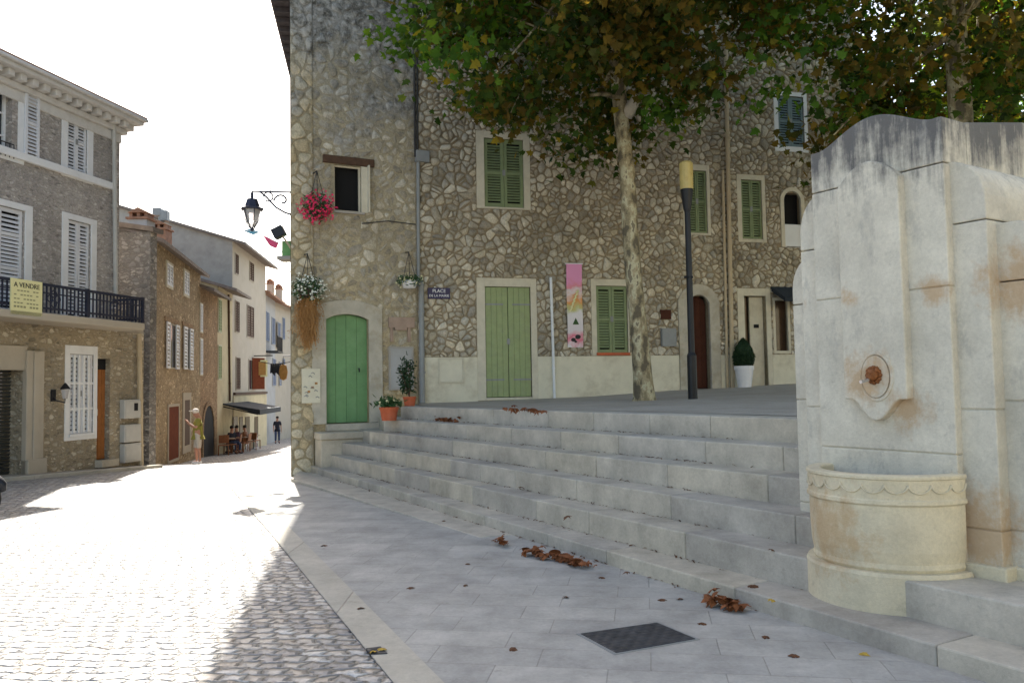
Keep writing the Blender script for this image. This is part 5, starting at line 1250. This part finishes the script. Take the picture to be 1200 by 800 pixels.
# ================================================================== PEOPLE
def skin_obj(name, mat, verts, edges, radii, parent, root=0, sub=2):
    me = bpy.data.meshes.new(name); me.from_pydata([tuple(v) for v in verts], edges, [])
    o = bpy.data.objects.new(name, me); COL.objects.link(o); me.materials.append(mt(mat)); o.parent = parent
    o.modifiers.new('skin', 'SKIN'); m2 = o.modifiers.new('sub', 'SUBSURF'); m2.levels = sub; m2.render_levels = sub
    o.modifiers['skin'].use_smooth_shade = True
    for i, r in enumerate(radii):
        sv = me.skin_vertices[0].data[i]; sv.radius = r if isinstance(r, tuple) else (r, r); sv.use_root = (i == root)
    return o
def person(loc, yaw, h, label, pose, shirt, pants, long_pants=False, cap=None, hair='hair_dark', shoes='shoe_white', group=None):
    T = thing('person', loc, label, 'person', group); k = h / 1.75; rot = Matrix.Rotation(yaw, 3, 'Z')
    X = lambda p: rot @ (V(p) * k)
    J = dict(pel=(0, 0, .95), sp=(0, 0, 1.12), ch=(0, .01, 1.32), nk=(0, .01, 1.48), h1=(0, -.01, 1.58), h2=(0, -.015, 1.68), nose=(0, -.105, 1.60))
    for s, sd in ((-1, 'l'), (1, 'r')):
        if pose == 'sit': J.update({'hp' + sd: (.1 * s, 0, .52), 'kn' + sd: (.13 * s, -.44, .50), 'an' + sd: (.13 * s, -.42, .09), 'to' + sd: (.14 * s, -.56, .04), 'sh' + sd: (.17 * s, .01, .96), 'el' + sd: (.24 * s, -.08, .72), 'wr' + sd: (.16 * s, -.33, .72), 'ha' + sd: (.14 * s, -.41, .73)})
        else:
            st = .08 * s if pose == 'walk' else .03 * s
            J.update({'hp' + sd: (.095 * s, 0, .90), 'kn' + sd: (.11 * s, st - .02, .49), 'an' + sd: (.115 * s, st + .02, .09), 'to' + sd: (.13 * s, st - .13, .035), 'sh' + sd: (.18 * s, .01, 1.40)})
            if pose == 'photo': J.update({'el' + sd: (.25 * s, -.10, 1.16), 'wr' + sd: (.10 * s, -.28, 1.30), 'ha' + sd: (.06 * s, -.33, 1.38)})
            else: J.update({'el' + sd: (.24 * s, .02, 1.12), 'wr' + sd: (.25 * s, -.06, .87), 'ha' + sd: (.25 * s, -.09, .79)})
    if pose == 'sit': J.update(pel=(0, 0, .55), sp=(0, .02, .70), ch=(0, .02, .89), nk=(0, .0, 1.05), h1=(0, -.02, 1.15), h2=(0, -.025, 1.24), nose=(0, -.115, 1.17))
    if pose == 'photo': J.update(h1=(0, -.05, 1.57), h2=(0, -.08, 1.66), nose=(0, -.15, 1.55))
    RAD = dict(pel=(.15, .11), sp=(.13, .10), ch=(.15, .105), nk=.055, h1=.078, h2=.088, nose=.018, hp=.085, kn=.055, an=.038, to=.035, sh=.06, el=.042, wr=.028, ha=.032)
    names = list(J); idx = {n: i for i, n in enumerate(names)}; E_ = [('pel', 'sp'), ('sp', 'ch'), ('ch', 'nk'), ('nk', 'h1'), ('h1', 'h2'), ('h1', 'nose')]
    for sd in 'lr': E_ += [('pel', 'hp' + sd), ('hp' + sd, 'kn' + sd), ('kn' + sd, 'an' + sd), ('an' + sd, 'to' + sd), ('ch', 'sh' + sd), ('sh' + sd, 'el' + sd), ('el' + sd, 'wr' + sd), ('wr' + sd, 'ha' + sd)]
    vs = [X(J[n]) for n in names]; ed = [(idx[a], idx[b]) for a, b in E_]
    def rad(n):
        b = n if n in RAD else n[:-1]; r = RAD[b]; return tuple(x * k for x in r) if isinstance(r, tuple) else r * k
    rd = [rad(n) for n in names]
    for s, sd in ((-1, 'l'), (1, 'r')): # five fingers per hand
        b = V(J['ha' + sd]); w_ = (b - V(J['wr' + sd])).normalized(); side = w_.cross(V((0, 0, 1))) if abs(w_.z) < .8 else V((0, 1, 0)); side.normalize()
        for i, L in enumerate((.05, .075, .082, .075, .06)):
            off = side * (-.034 + .017 * i); a = b + off * .9 + w_ * .02; m_ = a + w_ * L * .55 + V((0, 0, -.006)); e_ = a + w_ * L * .95 + V((0, -.01, -.02))
            if i == 0: m_ = a - side * .025 + w_ * .02; e_ = m_ + w_ * .03
            n0 = len(vs); vs += [X(a), X(m_), X(e_)]; rd += [.009 * k] * 3; ed += [(idx['ha' + sd], n0), (n0, n0 + 1), (n0 + 1, n0 + 2)]
    body = skin_obj('body', 'skin', vs, ed, rd, T)
    def cloth(name, ns, es, rs, mat):
        ii = {n: i for i, n in enumerate(ns)}
        pts = [V(J[n]) if n in J else V(J[n.split('>')[0]]).lerp(V(J[n.split('>')[1]]), float(n.split('>')[2])) for n in ns]
        return skin_obj(name, mat, [X(p) for p in pts], [(ii[a], ii[b]) for a, b in es], [tuple(x * k for x in r) if isinstance(r, tuple) else r * k for r in rs], T, sub=1)
    sl = .85
    ns = ['pel', 'sp', 'ch', 'ch>nk>.55', 'shl', 'shr', 'shl>ell>%g' % sl, 'shr>elr>%g' % sl, 'pel>sp>-.45']
    cloth('shirt', ns, [('pel', 'sp'), ('sp', 'ch'), ('ch', ns[3]), ('ch', 'shl'), ('ch', 'shr'), ('shl', ns[6]), ('shr', ns[7]), ('pel', ns[8])], [(.18, .14), (.165, .13), (.175, .13), .085, .08, .08, .065, .065, (.18, .14)], shirt)
    e = .9 if long_pants else .85
    tgt = 'an' if long_pants else 'kn'
    ns = ['pel', 'hpl', 'hpr', 'knl', 'knr'] + (['knl>anl>.85', 'knr>anr>.85'] if long_pants else ['hpl>knl>.5', 'hpr>knr>.5']) + ['pel>sp>.55']
    es = [('pel', 'hpl'), ('pel', 'hpr'), ('pel', 'pel>sp>.55')] + ([('hpl', 'knl'), ('hpr', 'knr'), ('knl', ns[5]), ('knr', ns[6])] if long_pants else [('hpl', ns[5]), (ns[5], 'knl'), ('hpr', ns[6]), (ns[6], 'knr')])
    cloth('trousers' if long_pants else 'shorts', ns, es, [(.165, .13), .11, .11, .08, .08] + ([.065, .065] if long_pants else [.095, .095]) + [(.165, .13)], pants)
    for sd in 'lr':
        mb = MB(); a = X(J['an' + sd]); b = X(J['to' + sd]); mb.tube([T.location + a + V((0, 0, -.03 * k)) - (b - a) * .25, T.location + (a + b) / 2 + V((0, 0, -.02 * k)), T.location + b], [.045 * k, .05 * k, .038 * k], 8); mb.build('shoe', shoes, T, smooth=True)
    hc = T.location + X(V(J['h2']) + V((0, .01, .015)))
    mb = MB(); mb.ball(hc + V((0, 0, .012 * k)), .103 * k, (1, 1.05, .85), 8)
    if cap: mb.ob(hc + X((-.07, -.19, .01)), X((.14, 0, 0)), X((0, .12, .0)), X((0, 0, .015)))
    mb.build('cap' if cap else 'hair', cap or hair, T, smooth=True)
    return T
c = at_y(232, 500, 26.4); person((c.x, c.y, g(26.4)), R(-60), 1.78, 'man in a yellow green shirt, beige shorts and pale cap standing in the street', 'photo', 'shirt_yellow', 'shorts_beige', cap='cap_cream')
c = at_y(325, 500, 53); person((c.x, c.y, g(53)), R(20), 1.72, 'distant person in dark clothes standing near the end of the street', 'stand', 'cloth_dark', 'cloth_jeans', True, shoes='cloth_dark')
def cafe_chair(loc, yaw, label):
    T = thing('cafe_chair', loc, label, 'chair', 'cafe chairs under the awning'); rot = Matrix.Rotation(yaw, 3, 'Z'); L = T.location
    P = lambda x, y, z: L + rot @ V((x, y, z))
    mb = MB(); mb.ob(P(-.22, -.22, .43), rot @ V((.44, 0, 0)), rot @ V((0, .44, 0)), V((0, 0, .035))); mb.build('seat', 'rattan', T, bevel=.01)
    mb = MB(); mb.ob(P(-.22, .2, .52), rot @ V((.44, 0, 0)), rot @ V((0, .03, 0)), rot @ V((0, .05, .36))); mb.build('backrest', 'rattan', T)
    for x, y in ((-.2, -.2), (.2, -.2), (-.2, .2), (.2, .2)): MB().tube([P(x, y, .44), P(x * 1.08, y * 1.08, 0)], .016, 5).build('leg', 'rattan', T)
def cafe_table(loc, label):
    T = thing('cafe_table', loc, label, 'table', 'cafe tables under the awning'); L = T.location
    MB().lathe([(.001, .71), (.35, .71), (.35, .74), (.001, .74)], L, 18).build('tabletop', 'table_top', T); MB().lathe([(.001, 0), (.2, .01), (.03, .05), (.025, .71), (.001, .71)], L, 12).build('pedestal', 'iron', T)
names = ['nearest the arched doorway', 'second from the arched doorway', 'in the middle of the cafe tables', 'beyond the middle of the cafe tables', 'second from the far end', 'nearest the far end of the cafe']
ch = [(262, 36.5, .3), (270, 37.5, 2.4), (276, 38.6, -1.4), (285, 39.5, 1.2), (293, 42, -.6), (300, 44, 2.0)]
for (x, y, a), nm in zip(ch, names): c = at_y(x, 500, y); cafe_chair((c.x, c.y, g(y)), a, 'brown wicker cafe chair ' + nm)
for (x, y), nm in zip(((266, 37.4), (281, 39.6), (297, 43.4)), ('round brown cafe table next to the arched doorway', 'round brown cafe table in front of the seated people', 'round brown cafe table at the far end of the awning')): c = at_y(x, 500, y); cafe_table((c.x, c.y, g(y)), nm)
for (x, y, a, lab, sh) in ((271.5, 38.1, R(60), 'seated cafe customer in a dark top, nearest of the three under the awning', 'cloth_dark'), (277.5, 39.4, R(-40), 'seated cafe customer in a plum top between two others', 'cloth_purple'), (287, 40.6, R(-90), 'seated cafe customer in a brown top, farthest of the three', 'rattan')):
    c = at_y(x, 500, y); cafe_chair((c.x, c.y, g(y)), a, 'brown wicker cafe chair taken by the ' + lab.split(',')[0].replace('seated cafe ', '')); person((c.x, c.y, g(y)), a, 1.7, lab, 'sit', sh, 'cloth_jeans', True, shoes='cloth_dark')

# ================================================================== SCOOTER at the left edge
yS = 10.3; cx_ = at_y(-12, 590, yS).x; zg = g(yS)
T = thing('motor_scooter', (cx_, yS, zg), 'parked motor scooter mostly out of view at the left edge of the picture', 'scooter')
A = lambda x, y, z: V((cx_ + x, yS + y, zg + z))
def wheel(x, name='wheel'):
    mb = MB(); mb.tube([A(x + .21 * math.cos(t), 0, .25 + .21 * math.sin(t)) for t in [i * PI / 10 for i in range(20)]], .05, 8, closed=True); wv = mb.build(name, 'tyre', T, smooth=True)
    MB().tube([A(x, -.05, .25), A(x, .05, .25)], .10, 14).build('rim', 'chrome', wv)
wheel(-.12); wheel(-1.4)
MB().tube([A(-.12, .06, .25), A(-.22, .06, .6), A(-.34, 0, .98)], .03, 8).build('fork', 'chrome', T)
mb = MB(); mb.tube([A(-.12 + .30 * math.cos(t), 0, .25 + .30 * math.sin(t)) for t in [.3 + i * .25 for i in range(9)]], [.04] + [.075] * 7 + [.04], 8); mb.build('mudguard', 'iron', T, smooth=True)
mb = MB(); mb.prism([A(-.28, -.16, .3), A(-.24, -.16, .7), A(-.32, -.16, .95), A(-.42, -.16, .9), A(-.40, -.16, .32), A(-.95, -.16, .28), A(-1.0, -.16, .62), A(-1.75, -.16, .72), A(-1.65, -.16, .40), A(-1.0, -.16, .18), A(-.4, -.16, .2)], (0, .32, 0)); mb.build('body', 'iron', T, bevel=.04, seg=3)
MB().ob(A(-1.65, -.14, .70), (.68, 0, 0.0), (0, .28, 0), (0, 0, .09)).build('seat', 'tyre', T, bevel=.03, seg=2)
MB().tube([A(-.36, -.32, 1.0), A(-.34, 0, 1.02), A(-.36, .32, 1.0)], .018, 8).build('handlebar', 'tyre', T)
MB().ball(A(-.19, -.17, .66), .05, (1, 1, 1), 8).ball(A(-.02, -.10, .60), .04, (1, 1, 1), 8).build('indicator', 'indicator', T, smooth=True)
MB().ball(A(-.25, 0, .9), .085, (1, 1, 1), 8).build('headlight', 'glass_lamp', T, smooth=True)
MB().tube([A(-.09, -.07, .55), A(.03, -.07, .38)], .022, 6).build('mudguard_trim', 'white_paint', T)

# ================================================================== FOUNTAIN
FC = V((2.497, 5.457, 0)); FW = Wall(FC, (.533, -.846))
spout = FW.P(*FW.px(1025, 440), .05)
limestone('fountain_stone', (.63, .59, .49), streak=.9, rust=.75, zs=(2.5, 3.3), var=.16, rust_at=[(tuple(spout), .2), (tuple(FW.P(*FW.px(1145, 620, -.1), -.1)), .35), (tuple(FW.P(*FW.px(1065, 480), 0)), .17), (tuple(FW.P(*FW.px(1190, 330, -.18), -.18)), .25), (tuple(FW.P(*FW.px(1095, 340), 0)), .12), (tuple(FW.P(*FW.px(1000, 350), .05)), .1)])
limestone('fountain_basin', (.66, .59, .43), rust=.65, var=.16, rust_at=[(tuple(FW.P(-.1, .62, .45)), .35)])
T = thing('wall_fountain', FW.P(0, .12, 0), 'weathered pale stone wall fountain with a half round basin at the right', 'fountain')
uAl, uAr = FW.px(955, 330)[0], FW.px(1112, 330)[0]
uBl, uBr = FW.px(937.5, 280, -.07)[0], FW.px(1164, 420, -.07)[0]
uCl = FW.px(930.5, 400, -.18)[0]; uCr = uBr + .42
print('fountain', uAl, uAr, uBl, uBr, uCl, uCr, FW.px(1103, 135), FW.px(953, 180), FW.px(1036, 131))
zA = (FW.px(1103, 135)[1] + FW.px(953, 181)[1]) / 2; zPk = FW.px(1038, 130.5)[1]; zJ1 = FW.px(1108, 189)[1]; zJ2 = FW.px(1117, 334)[1]
zB = FW.px(1112, 190, -.07)[1]; zBj = FW.px(1140, 259, -.07)[1]; zCj = FW.px(1185, 329, -.18)[1]; zCt = FW.px(1168, 262, -.18)[1]
print('z', zA, zPk, zJ1, zJ2, zB, zBj, zCj, zCt)
def stack(mb, u0, u1, zs, o0, o1, gap=.007):
    for a, b in zip(zs, zs[1:]): mb.wb(FW, u0, u1, a + gap / 2, b - gap / 2, o0, o1)
    mb.wb(FW, u0 + .012, u1 - .012, zs[0], zs[-1] - .01, o0 + .012, o1 - .012)
def arch_z(s): s = abs(s); return 0 if s > .86 else math.cos(PI / 2 * s / .86) ** 1.5
mb = MB(); stack(mb, uAl, uAr, [.1, .62, 1.07, zJ2, zJ1], -1.75, 0)
n = 28; cA, hA = (uAl + uAr) / 2, (uAr - uAl) / 2
top = [(cA + hA * (-1 + 2 * i / n), zA + (zPk - zA) * arch_z(-1 + 2 * i / n)) for i in range(n + 1)]
mb.prism([FW.P(uAl, zJ1 + .004, 0), FW.P(uAr, zJ1 + .004, 0)] + [FW.P(u, z, 0) for u, z in top[::-1]], FW.n * -.28)
# body behind with the same curved top on its sides
sd = [(-.285 - 1.465 * i / n, zA + .005 + .12 * min(1, (1.465 * i / n) / .75)) for i in range(n + 1)]
mb.prism([FW.P(uAl, zJ1 + .004, -.285), FW.P(uAl, zJ1 + .004, -1.75)] + [FW.P(uAl, z, o) for o, z in sd[::-1]], FW.d * (uAr - uAl))
ctr_ = mb.build('central_pier', 'fountain_stone', T, bevel=.008, seg=2)
mb = MB()
stack(mb, uBl, uBr, [.1, .62, 1.30 if False else 1.35, zBj], -1.62, -.07)
def shoulder(mb, ua, ub, zb, zt_, o0, o1, lift=.28):
    # ua: inner end, ub: outer end; vertical for `lift`, then a quarter curve inwards
    zv = zb + (zt_ - zb) * lift; rad = min(abs(ub - ua), (zt_ - zv)); sgn = 1 if ub > ua else -1
    pts = [(ua, zb + .004), (ub, zb + .004), (ub, zv)] + [(ub - sgn * rad * (1 - math.cos(t)), zv + (zt_ - zv) * math.sin(t)) for t in [PI / 2 * i / 10 for i in range(1, 11)]] + [(ua, zt_)]
    mb.prism([FW.P(u, z, o0) for u, z in pts], FW.n * (o1 - o0))
shoulder(mb, uAr - .02, uBr, zBj, zB, -1.62, -.07); shoulder(mb, uAl + .02, uBl, zBj, zB, -1.62, -.07)
mb.build('wing', 'fountain_stone', T, bevel=.008, seg=2)
mb = MB(); stack(mb, uCl, uCr, [.1, .62, 1.40, zCj], -1.5, -.18)
shoulder(mb, uBr - .02, uCr, zCj, zCt, -1.5, -.18, .05); shoulder(mb, uBl + .02, uCl, zCj, zCt, -1.5, -.18, .3)
mb.build('wing', 'fountain_stone', T, bevel=.008, seg=2)
mb = MB(); zl2 = ZT[1]
mb.wb(FW, uAr - .05, uBr + .035, zl2 - .1, zl2 + .075, -.5, -.035); mb.wb(FW, uBr - .05, uCr + .03, zl2 - .1, zl2 + .07, -.6, -.15)
mb.build('base_moulding', 'fountain_basin', T, bevel=.012, seg=2)
# raised panel with curved head and pointed apron
o_ = .075; pr = FW.px(1060, 400, o_)[0]; pl = FW.px(987, 400, o_)[0]; pc = (pl + pr) / 2; pw = (pr - pl) / 2
ztc, zte = FW.px(1027, 187.5, o_)[1], FW.px(1058, 194, o_)[1]; zpb = FW.px(1072, 468, o_)[1]; zpt = FW.px(1031, 493, o_)[1]
pts = [(pl, zpb)]
pts += [(pl + pw * 2 * i / 16, zpb + (zpt - zpb) * (math.sin(PI * min(1, max(0, (i / 16 - .14) / .72)))) ** 1.3) for i in range(1, 16)]
pts += [(pr, zpb)] + [(pr, zte - .05)] + [(pr - pw * 2 * i / 16, zte - .05 + (ztc - zte + .06) * math.sin(PI * i / 16) ** .9) for i in range(1, 16)] + [(pl, zte - .05)]
mb = MB(); mb.prism([FW.P(u, z, -.01) for u, z in pts], FW.n * (o_ + .01)); pan = mb.build('panel', 'fountain_stone', T, bevel=.01, seg=2)
mb = MB(); mb.wb(FW, pl + .01, pr + .004, zJ1 - .14, zJ1 - .128, o_ - .004, o_ + .003)
mc = FW.px(1027, 441, o_); 
mb = MB()
ring = [FW.P(mc[0] + .115 * math.cos(t), mc[1] + .155 * math.sin(t), o_) for t in [i * PI / 12 for i in range(24)]]
mb.tube(ring, .014, 6, closed=True)
mb.prism([FW.P(mc[0] + .10 * math.cos(t), mc[1] + .14 * math.sin(t), o_ - .002) for t in [i * PI / 12 for i in range(24)]], FW.n * .018)
mb.build('medallion', 'fountain_stone', T, smooth=False)
mb = MB(); mp = FW.P(mc[0] - .005, mc[1] + .01, o_ + .035)
mb.blob(mp, .040, .08, (1, 1, 1.05), 3); mb.blob(mp + FW.n * .03 + V((0, 0, -.015)), .026, .08, sub=2)
for s in (-1, 1): mb.blob(mp + FW.d * (.033 * s) + V((0, 0, .03)), .014, .08); mb.blob(mp + FW.d * (.016 * s) + V((0, 0, .014)) + FW.n * .033, .009, .05)
for i in range(12): t = i * PI / 6; mb.blob(mp + FW.d * (.045 * math.cos(t)) + V((0, 0, .048 * math.sin(t))) - FW.n * .015, .016, .2)
lion = mb.build('lion_mask', 'brass_rust', T, smooth=True)
MB().tube([mp + FW.n * .05 + V((0, 0, -.03)), mp + FW.n * .13 + V((0, 0, -.045))], .012, 8).build('spout', 'chrome', lion)
# basin
an = math.atan2(FW.n.y, FW.n.x); a0, a1 = an - PI / 2, an + PI / 2
cb = FW.P(0, 0, -.005)
zbt = .365; zrim = .955
MB().lathe([(.001, .1), (.535, .1), (.535, zbt - .02), (.525, zbt), (.001, zbt)], cb, 40, a0, a1).build('basin_plinth', 'fountain_basin', T, smooth=False, bevel=.006)
prof = [(.001, zbt - .01), (.475, zbt - .01), (.49, zbt + .02), (.485, zbt + .05), (.497, zbt + .12), (.502, zbt + .25), (.503, zrim - .19), (.507, zrim - .185), (.518, zrim - .175), (.518, zrim - .155), (.508, zrim - .145), (.510, zrim - .03), (.520, zrim - .022), (.520, zrim - .006), (.512, zrim), (.43, zrim), (.42, zrim - .01), (.40, zrim - .2), (.001, zrim - .22)]
MB().lathe(prof, cb, 48, a0, a1).build('basin', 'fountain_basin', T, smooth=False)
MB().lathe([(.001, zrim - .06), (.408, zrim - .06)], cb, 32, a0, a1).build('water', 'water', T, recalc=False)
mb = MB(); ns = 12
for i in range(ns):
    ac = a0 + (i + .5) * PI / ns; pts = []
    for j in range(9):
        t = PI * j / 8; aa = ac + math.cos(t) * (PI / ns) * .5; z = zrim - .055 - .052 * math.sin(t); pts.append(cb + V((.513 * math.cos(aa), .513 * math.sin(aa), z)))
    mb.tube(pts, .0065, 5)
mb.build('scalloped_band', 'fountain_basin', T, smooth=True)
random.seed(3); mb = MB()
for i in range(14): star_leaf(mb.bm, cb + V((.35 * math.cos(a0 + random.random() * PI), .35 * math.sin(a0 + random.random() * PI), zrim - .05)), .04, V((0, 0, 1)), random.random() * 6)
tag(mb.build('leaves_in_basin', 'dead_leaf', recalc=False), 'brown leaves floating on the water of the fountain basin', 'leaves')

# ================================================================== TREES
def plane_tree(name, base, path, clumps_def, label, nclump, per, seed, mats, lsize=.092, group=None, trunk=True, spread=.34):
    random.seed(seed); T = thing(name, base, label, 'tree', group)
    mb = MB(); mb.tube([p for p, r in path], [r for p, r in path], 14); mb.build('trunk', 'plane_bark', T, smooth=True)
    (cx, cy, cz), (rx, ry, rz) = clumps_def; centers = []
    while len(centers) < nclump:
        d = V((random.uniform(-1, 1), random.uniform(-1, 1), random.uniform(-1, 1)))
        L = d.length
        if L > 1 or L < .35: continue
        w = 1 + .16 * math.sin(d.x * 5 + seed) * math.cos(d.y * 4 - seed) + random.uniform(-.08, .12)
        centers.append(V((cx + d.x * rx * w, cy + d.y * ry * w, cz + d.z * rz * w)))
    top = path[-1][0]; mb = MB(); forks = [p for p, r in path[-3:]]
    for c in centers[::3]:
        s = random.choice(forks); m_ = s.lerp(c, .5) + V((random.gauss(0, .25), random.gauss(0, .25), random.uniform(0, .5)))
        mb.tube([s, m_, c], [.05, .028, .01], 5, cap=False)
    mb.build('branches', 'plane_bark', T, smooth=True)
    mbs = MB(); 
    for c in centers:
        low = (c.z - cz) / rz; q = random.random()
        mi = (1 if (low < -.1 and q < .34) or q < .05 else (2 if q > .72 else 0)); sp = spread * random.uniform(.7, 1.3)
        f0n = len(mbs.bm.faces)
        for i in range(per):
            p = c + V((random.gauss(0, sp), random.gauss(0, sp), random.gauss(0, sp * .7)))
            n_ = V((random.gauss(0, .8), random.gauss(0, .8), random.uniform(.1, 1.3))).normalized()
            star_leaf(mbs.bm, p, lsize * random.uniform(.65, 1.25), n_, random.uniform(0, 6.3), random.uniform(.1, .45))
        mbs.bm.faces.ensure_lookup_table()
        for f in mbs.bm.faces[f0n:]: f.material_index = mi
    o = mbs.build('crown', mats[0], T, recalc=False)
    for m_ in mats[1:]: o.data.materials.append(mt(m_))
    return T
LM = ('crown_leaf', 'crown_leaf_brown', 'crown_leaf_green')
def tp_(x, y, d=13.0): return at_y(x, y, d)
b = tp_(755, 476); b.z = 1.2
path = [(b + V((0, 0, -.05)), .23), (tp_(755, 465), .18), (tp_(753, 440), .155), (tp_(750, 400), .145), (tp_(743, 330), .135), (tp_(738, 260), .13), (tp_(735, 200), .125), (tp_(728, 140), .12), (tp_(722, 70), .12), (tp_(716, 0), .11), (tp_(716, -80), .09)]
cM = tp_(668, 0, 13); 
T = plane_tree('plane_tree', b, path, ((cM.x + .1, 12.5, 9.0), (3.2, 3.7, 3.65)), 'plane tree with mottled bark and brown and green leaves in front of the stone house', 270, 135, 5, LM)
mb = MB(); mb.tube([tp_(733, 135), tp_(742, 122, 12.9), tp_(747, 112, 12.8)], [.12, .09, .07], 8); mb.build('branch_stub', 'landing_stone', T, smooth=True)
mb = MB(); mb.tube([tp_(724, 114), tp_(705, 110, 12.8), tp_(685, 113, 12.6)], [.05, .035, .02], 6); mb.build('branch', 'plane_bark', T, smooth=True)
def simple_tree(c, r, seed, label, nc, per, mats=LM, ls=.096, sp=.36, name='plane_tree', tx=.2):
    b = V((c[0] + tx, c[1], 1.2)); path = [(b, .26), (b + V((0, 0, 1)), .2), (b + V((.05, 0, 2.4)), .18), (b + V((0, 0, c[2] - 1.2 - r[2] * .5)), .16), (b + V((0, 0, c[2] - 1.2)), .12), (b + V((0, 0, c[2] - .4)), .08)]
    return plane_tree(name, b, path, (c, r), label, nc, per, seed, mats, ls, spread=sp)
simple_tree((6.7, 12.2, 8.8), (3.7, 3.5, 3.9), 8, 'middle plane tree whose leaves hang beside the blue shuttered window', 165, 115)
simple_tree((10.6, 14.0, 9.0), (3.9, 3.2, 3.9), 9, 'plane tree behind the right end of the fountain with sky showing through', 125, 75, ('crown_leaf_sunny', LM[2], 'crown_leaf_sunny'), tx=1.2)
simple_tree((13.5, 21, 7.0), (5.8, 4, 4.6), 12, 'farthest plane tree filling the gap low behind the fountain', 230, 60, (LM[2], LM[0], 'crown_leaf_sunny'), .15, .6)

# unseen house added behind the photographer to bounce sunlight into the shade
for (x0, y0, dx, dy, L_, lab) in ((34, -6.5, -1, .08, 27, 'long cream plastered house across the square, facing the steps'),):
    wq = Wall((x0, y0), (dx, dy)); Tq = thing('bounce_house', wq.P(0, 0), lab, 'building')
    MB().wb(wq, 0, L_, -.5, 9.5, -8, 0).build('wall', 'render_cream' if x0 > 10 else 'render_pale', Tq)
    MB().prism([wq.P(-.3, 9.5, .5), wq.P(-.3, 9.62, .5), wq.P(-.3, 11.5, -4), wq.P(-.3, 9.5, -8.4)], wq.d * (L_ + .6)).build('roof', 'roof_tile', Tq)
    for i in range(int(L_ / 3.2)):
        for z in (1.2, 4.2, 7.0):
            u = 1.5 + i * 3.2; mb = MB(); frame(mb, wq, (u, u + 1.1, z, z + 1.7), .1, 0, .04); fq = mb.build('window', 'surround_cream', Tq)
            MB().wb(wq, u + .1, u + 1.0, z + .1, z + 1.6, .005, .03).build('shutter', 'green_shutter_pale', fq)
# ================================================================== LIGHT
EL = R(43.5); az = V((-.313, 1, 0)).normalized()
sun_dir = V((az.x * math.cos(EL), az.y * math.cos(EL), math.sin(EL)))
ld = bpy.data.lights.new('sun', 'SUN'); ld.energy = 5.0; ld.angle = R(.55); ld.color = (1, .95, .86)
lo = bpy.data.objects.new('sun', ld); COL.objects.link(lo); lo.rotation_euler = sun_dir.to_track_quat('Z', 'Y').to_euler(); lo.location = (0, 0, 30)
w = bpy.data.worlds.new('World'); S.world = w; w.use_nodes = True; nt = w.node_tree
sk = nt.nodes.new('ShaderNodeTexSky'); sk.sky_type = 'NISHITA'; sk.sun_disc = False; sk.sun_elevation = EL; sk.sun_rotation = math.atan2(az.x, az.y); sk.air_density = 1.0; sk.dust_density = 2.2; sk.ozone_density = 1.0; sk.altitude = 200
bg = nt.nodes['Background']; mx = nt.nodes.new('ShaderNodeMix'); mx.data_type = 'RGBA'; mx.blend_type = 'MULTIPLY'; mx.inputs[0].default_value = 1; mx.inputs[7].default_value = (1.10, 1.0, .86, 1); nt.links.new(sk.outputs[0], mx.inputs[6]); nt.links.new(mx.outputs[2], bg.inputs[0]); bg.inputs[1].default_value = .15
S.view_settings.view_transform = 'Standard'; S.view_settings.look = 'None'; S.view_settings.exposure = 1.5; S.view_settings.gamma = 1; S.view_settings.use_curve_mapping = False
S.cycles.max_bounces = 8; S.cycles.diffuse_bounces = 4; S.cycles.transparent_max_bounces = 8
S.cycles.sample_clamp_indirect = 8
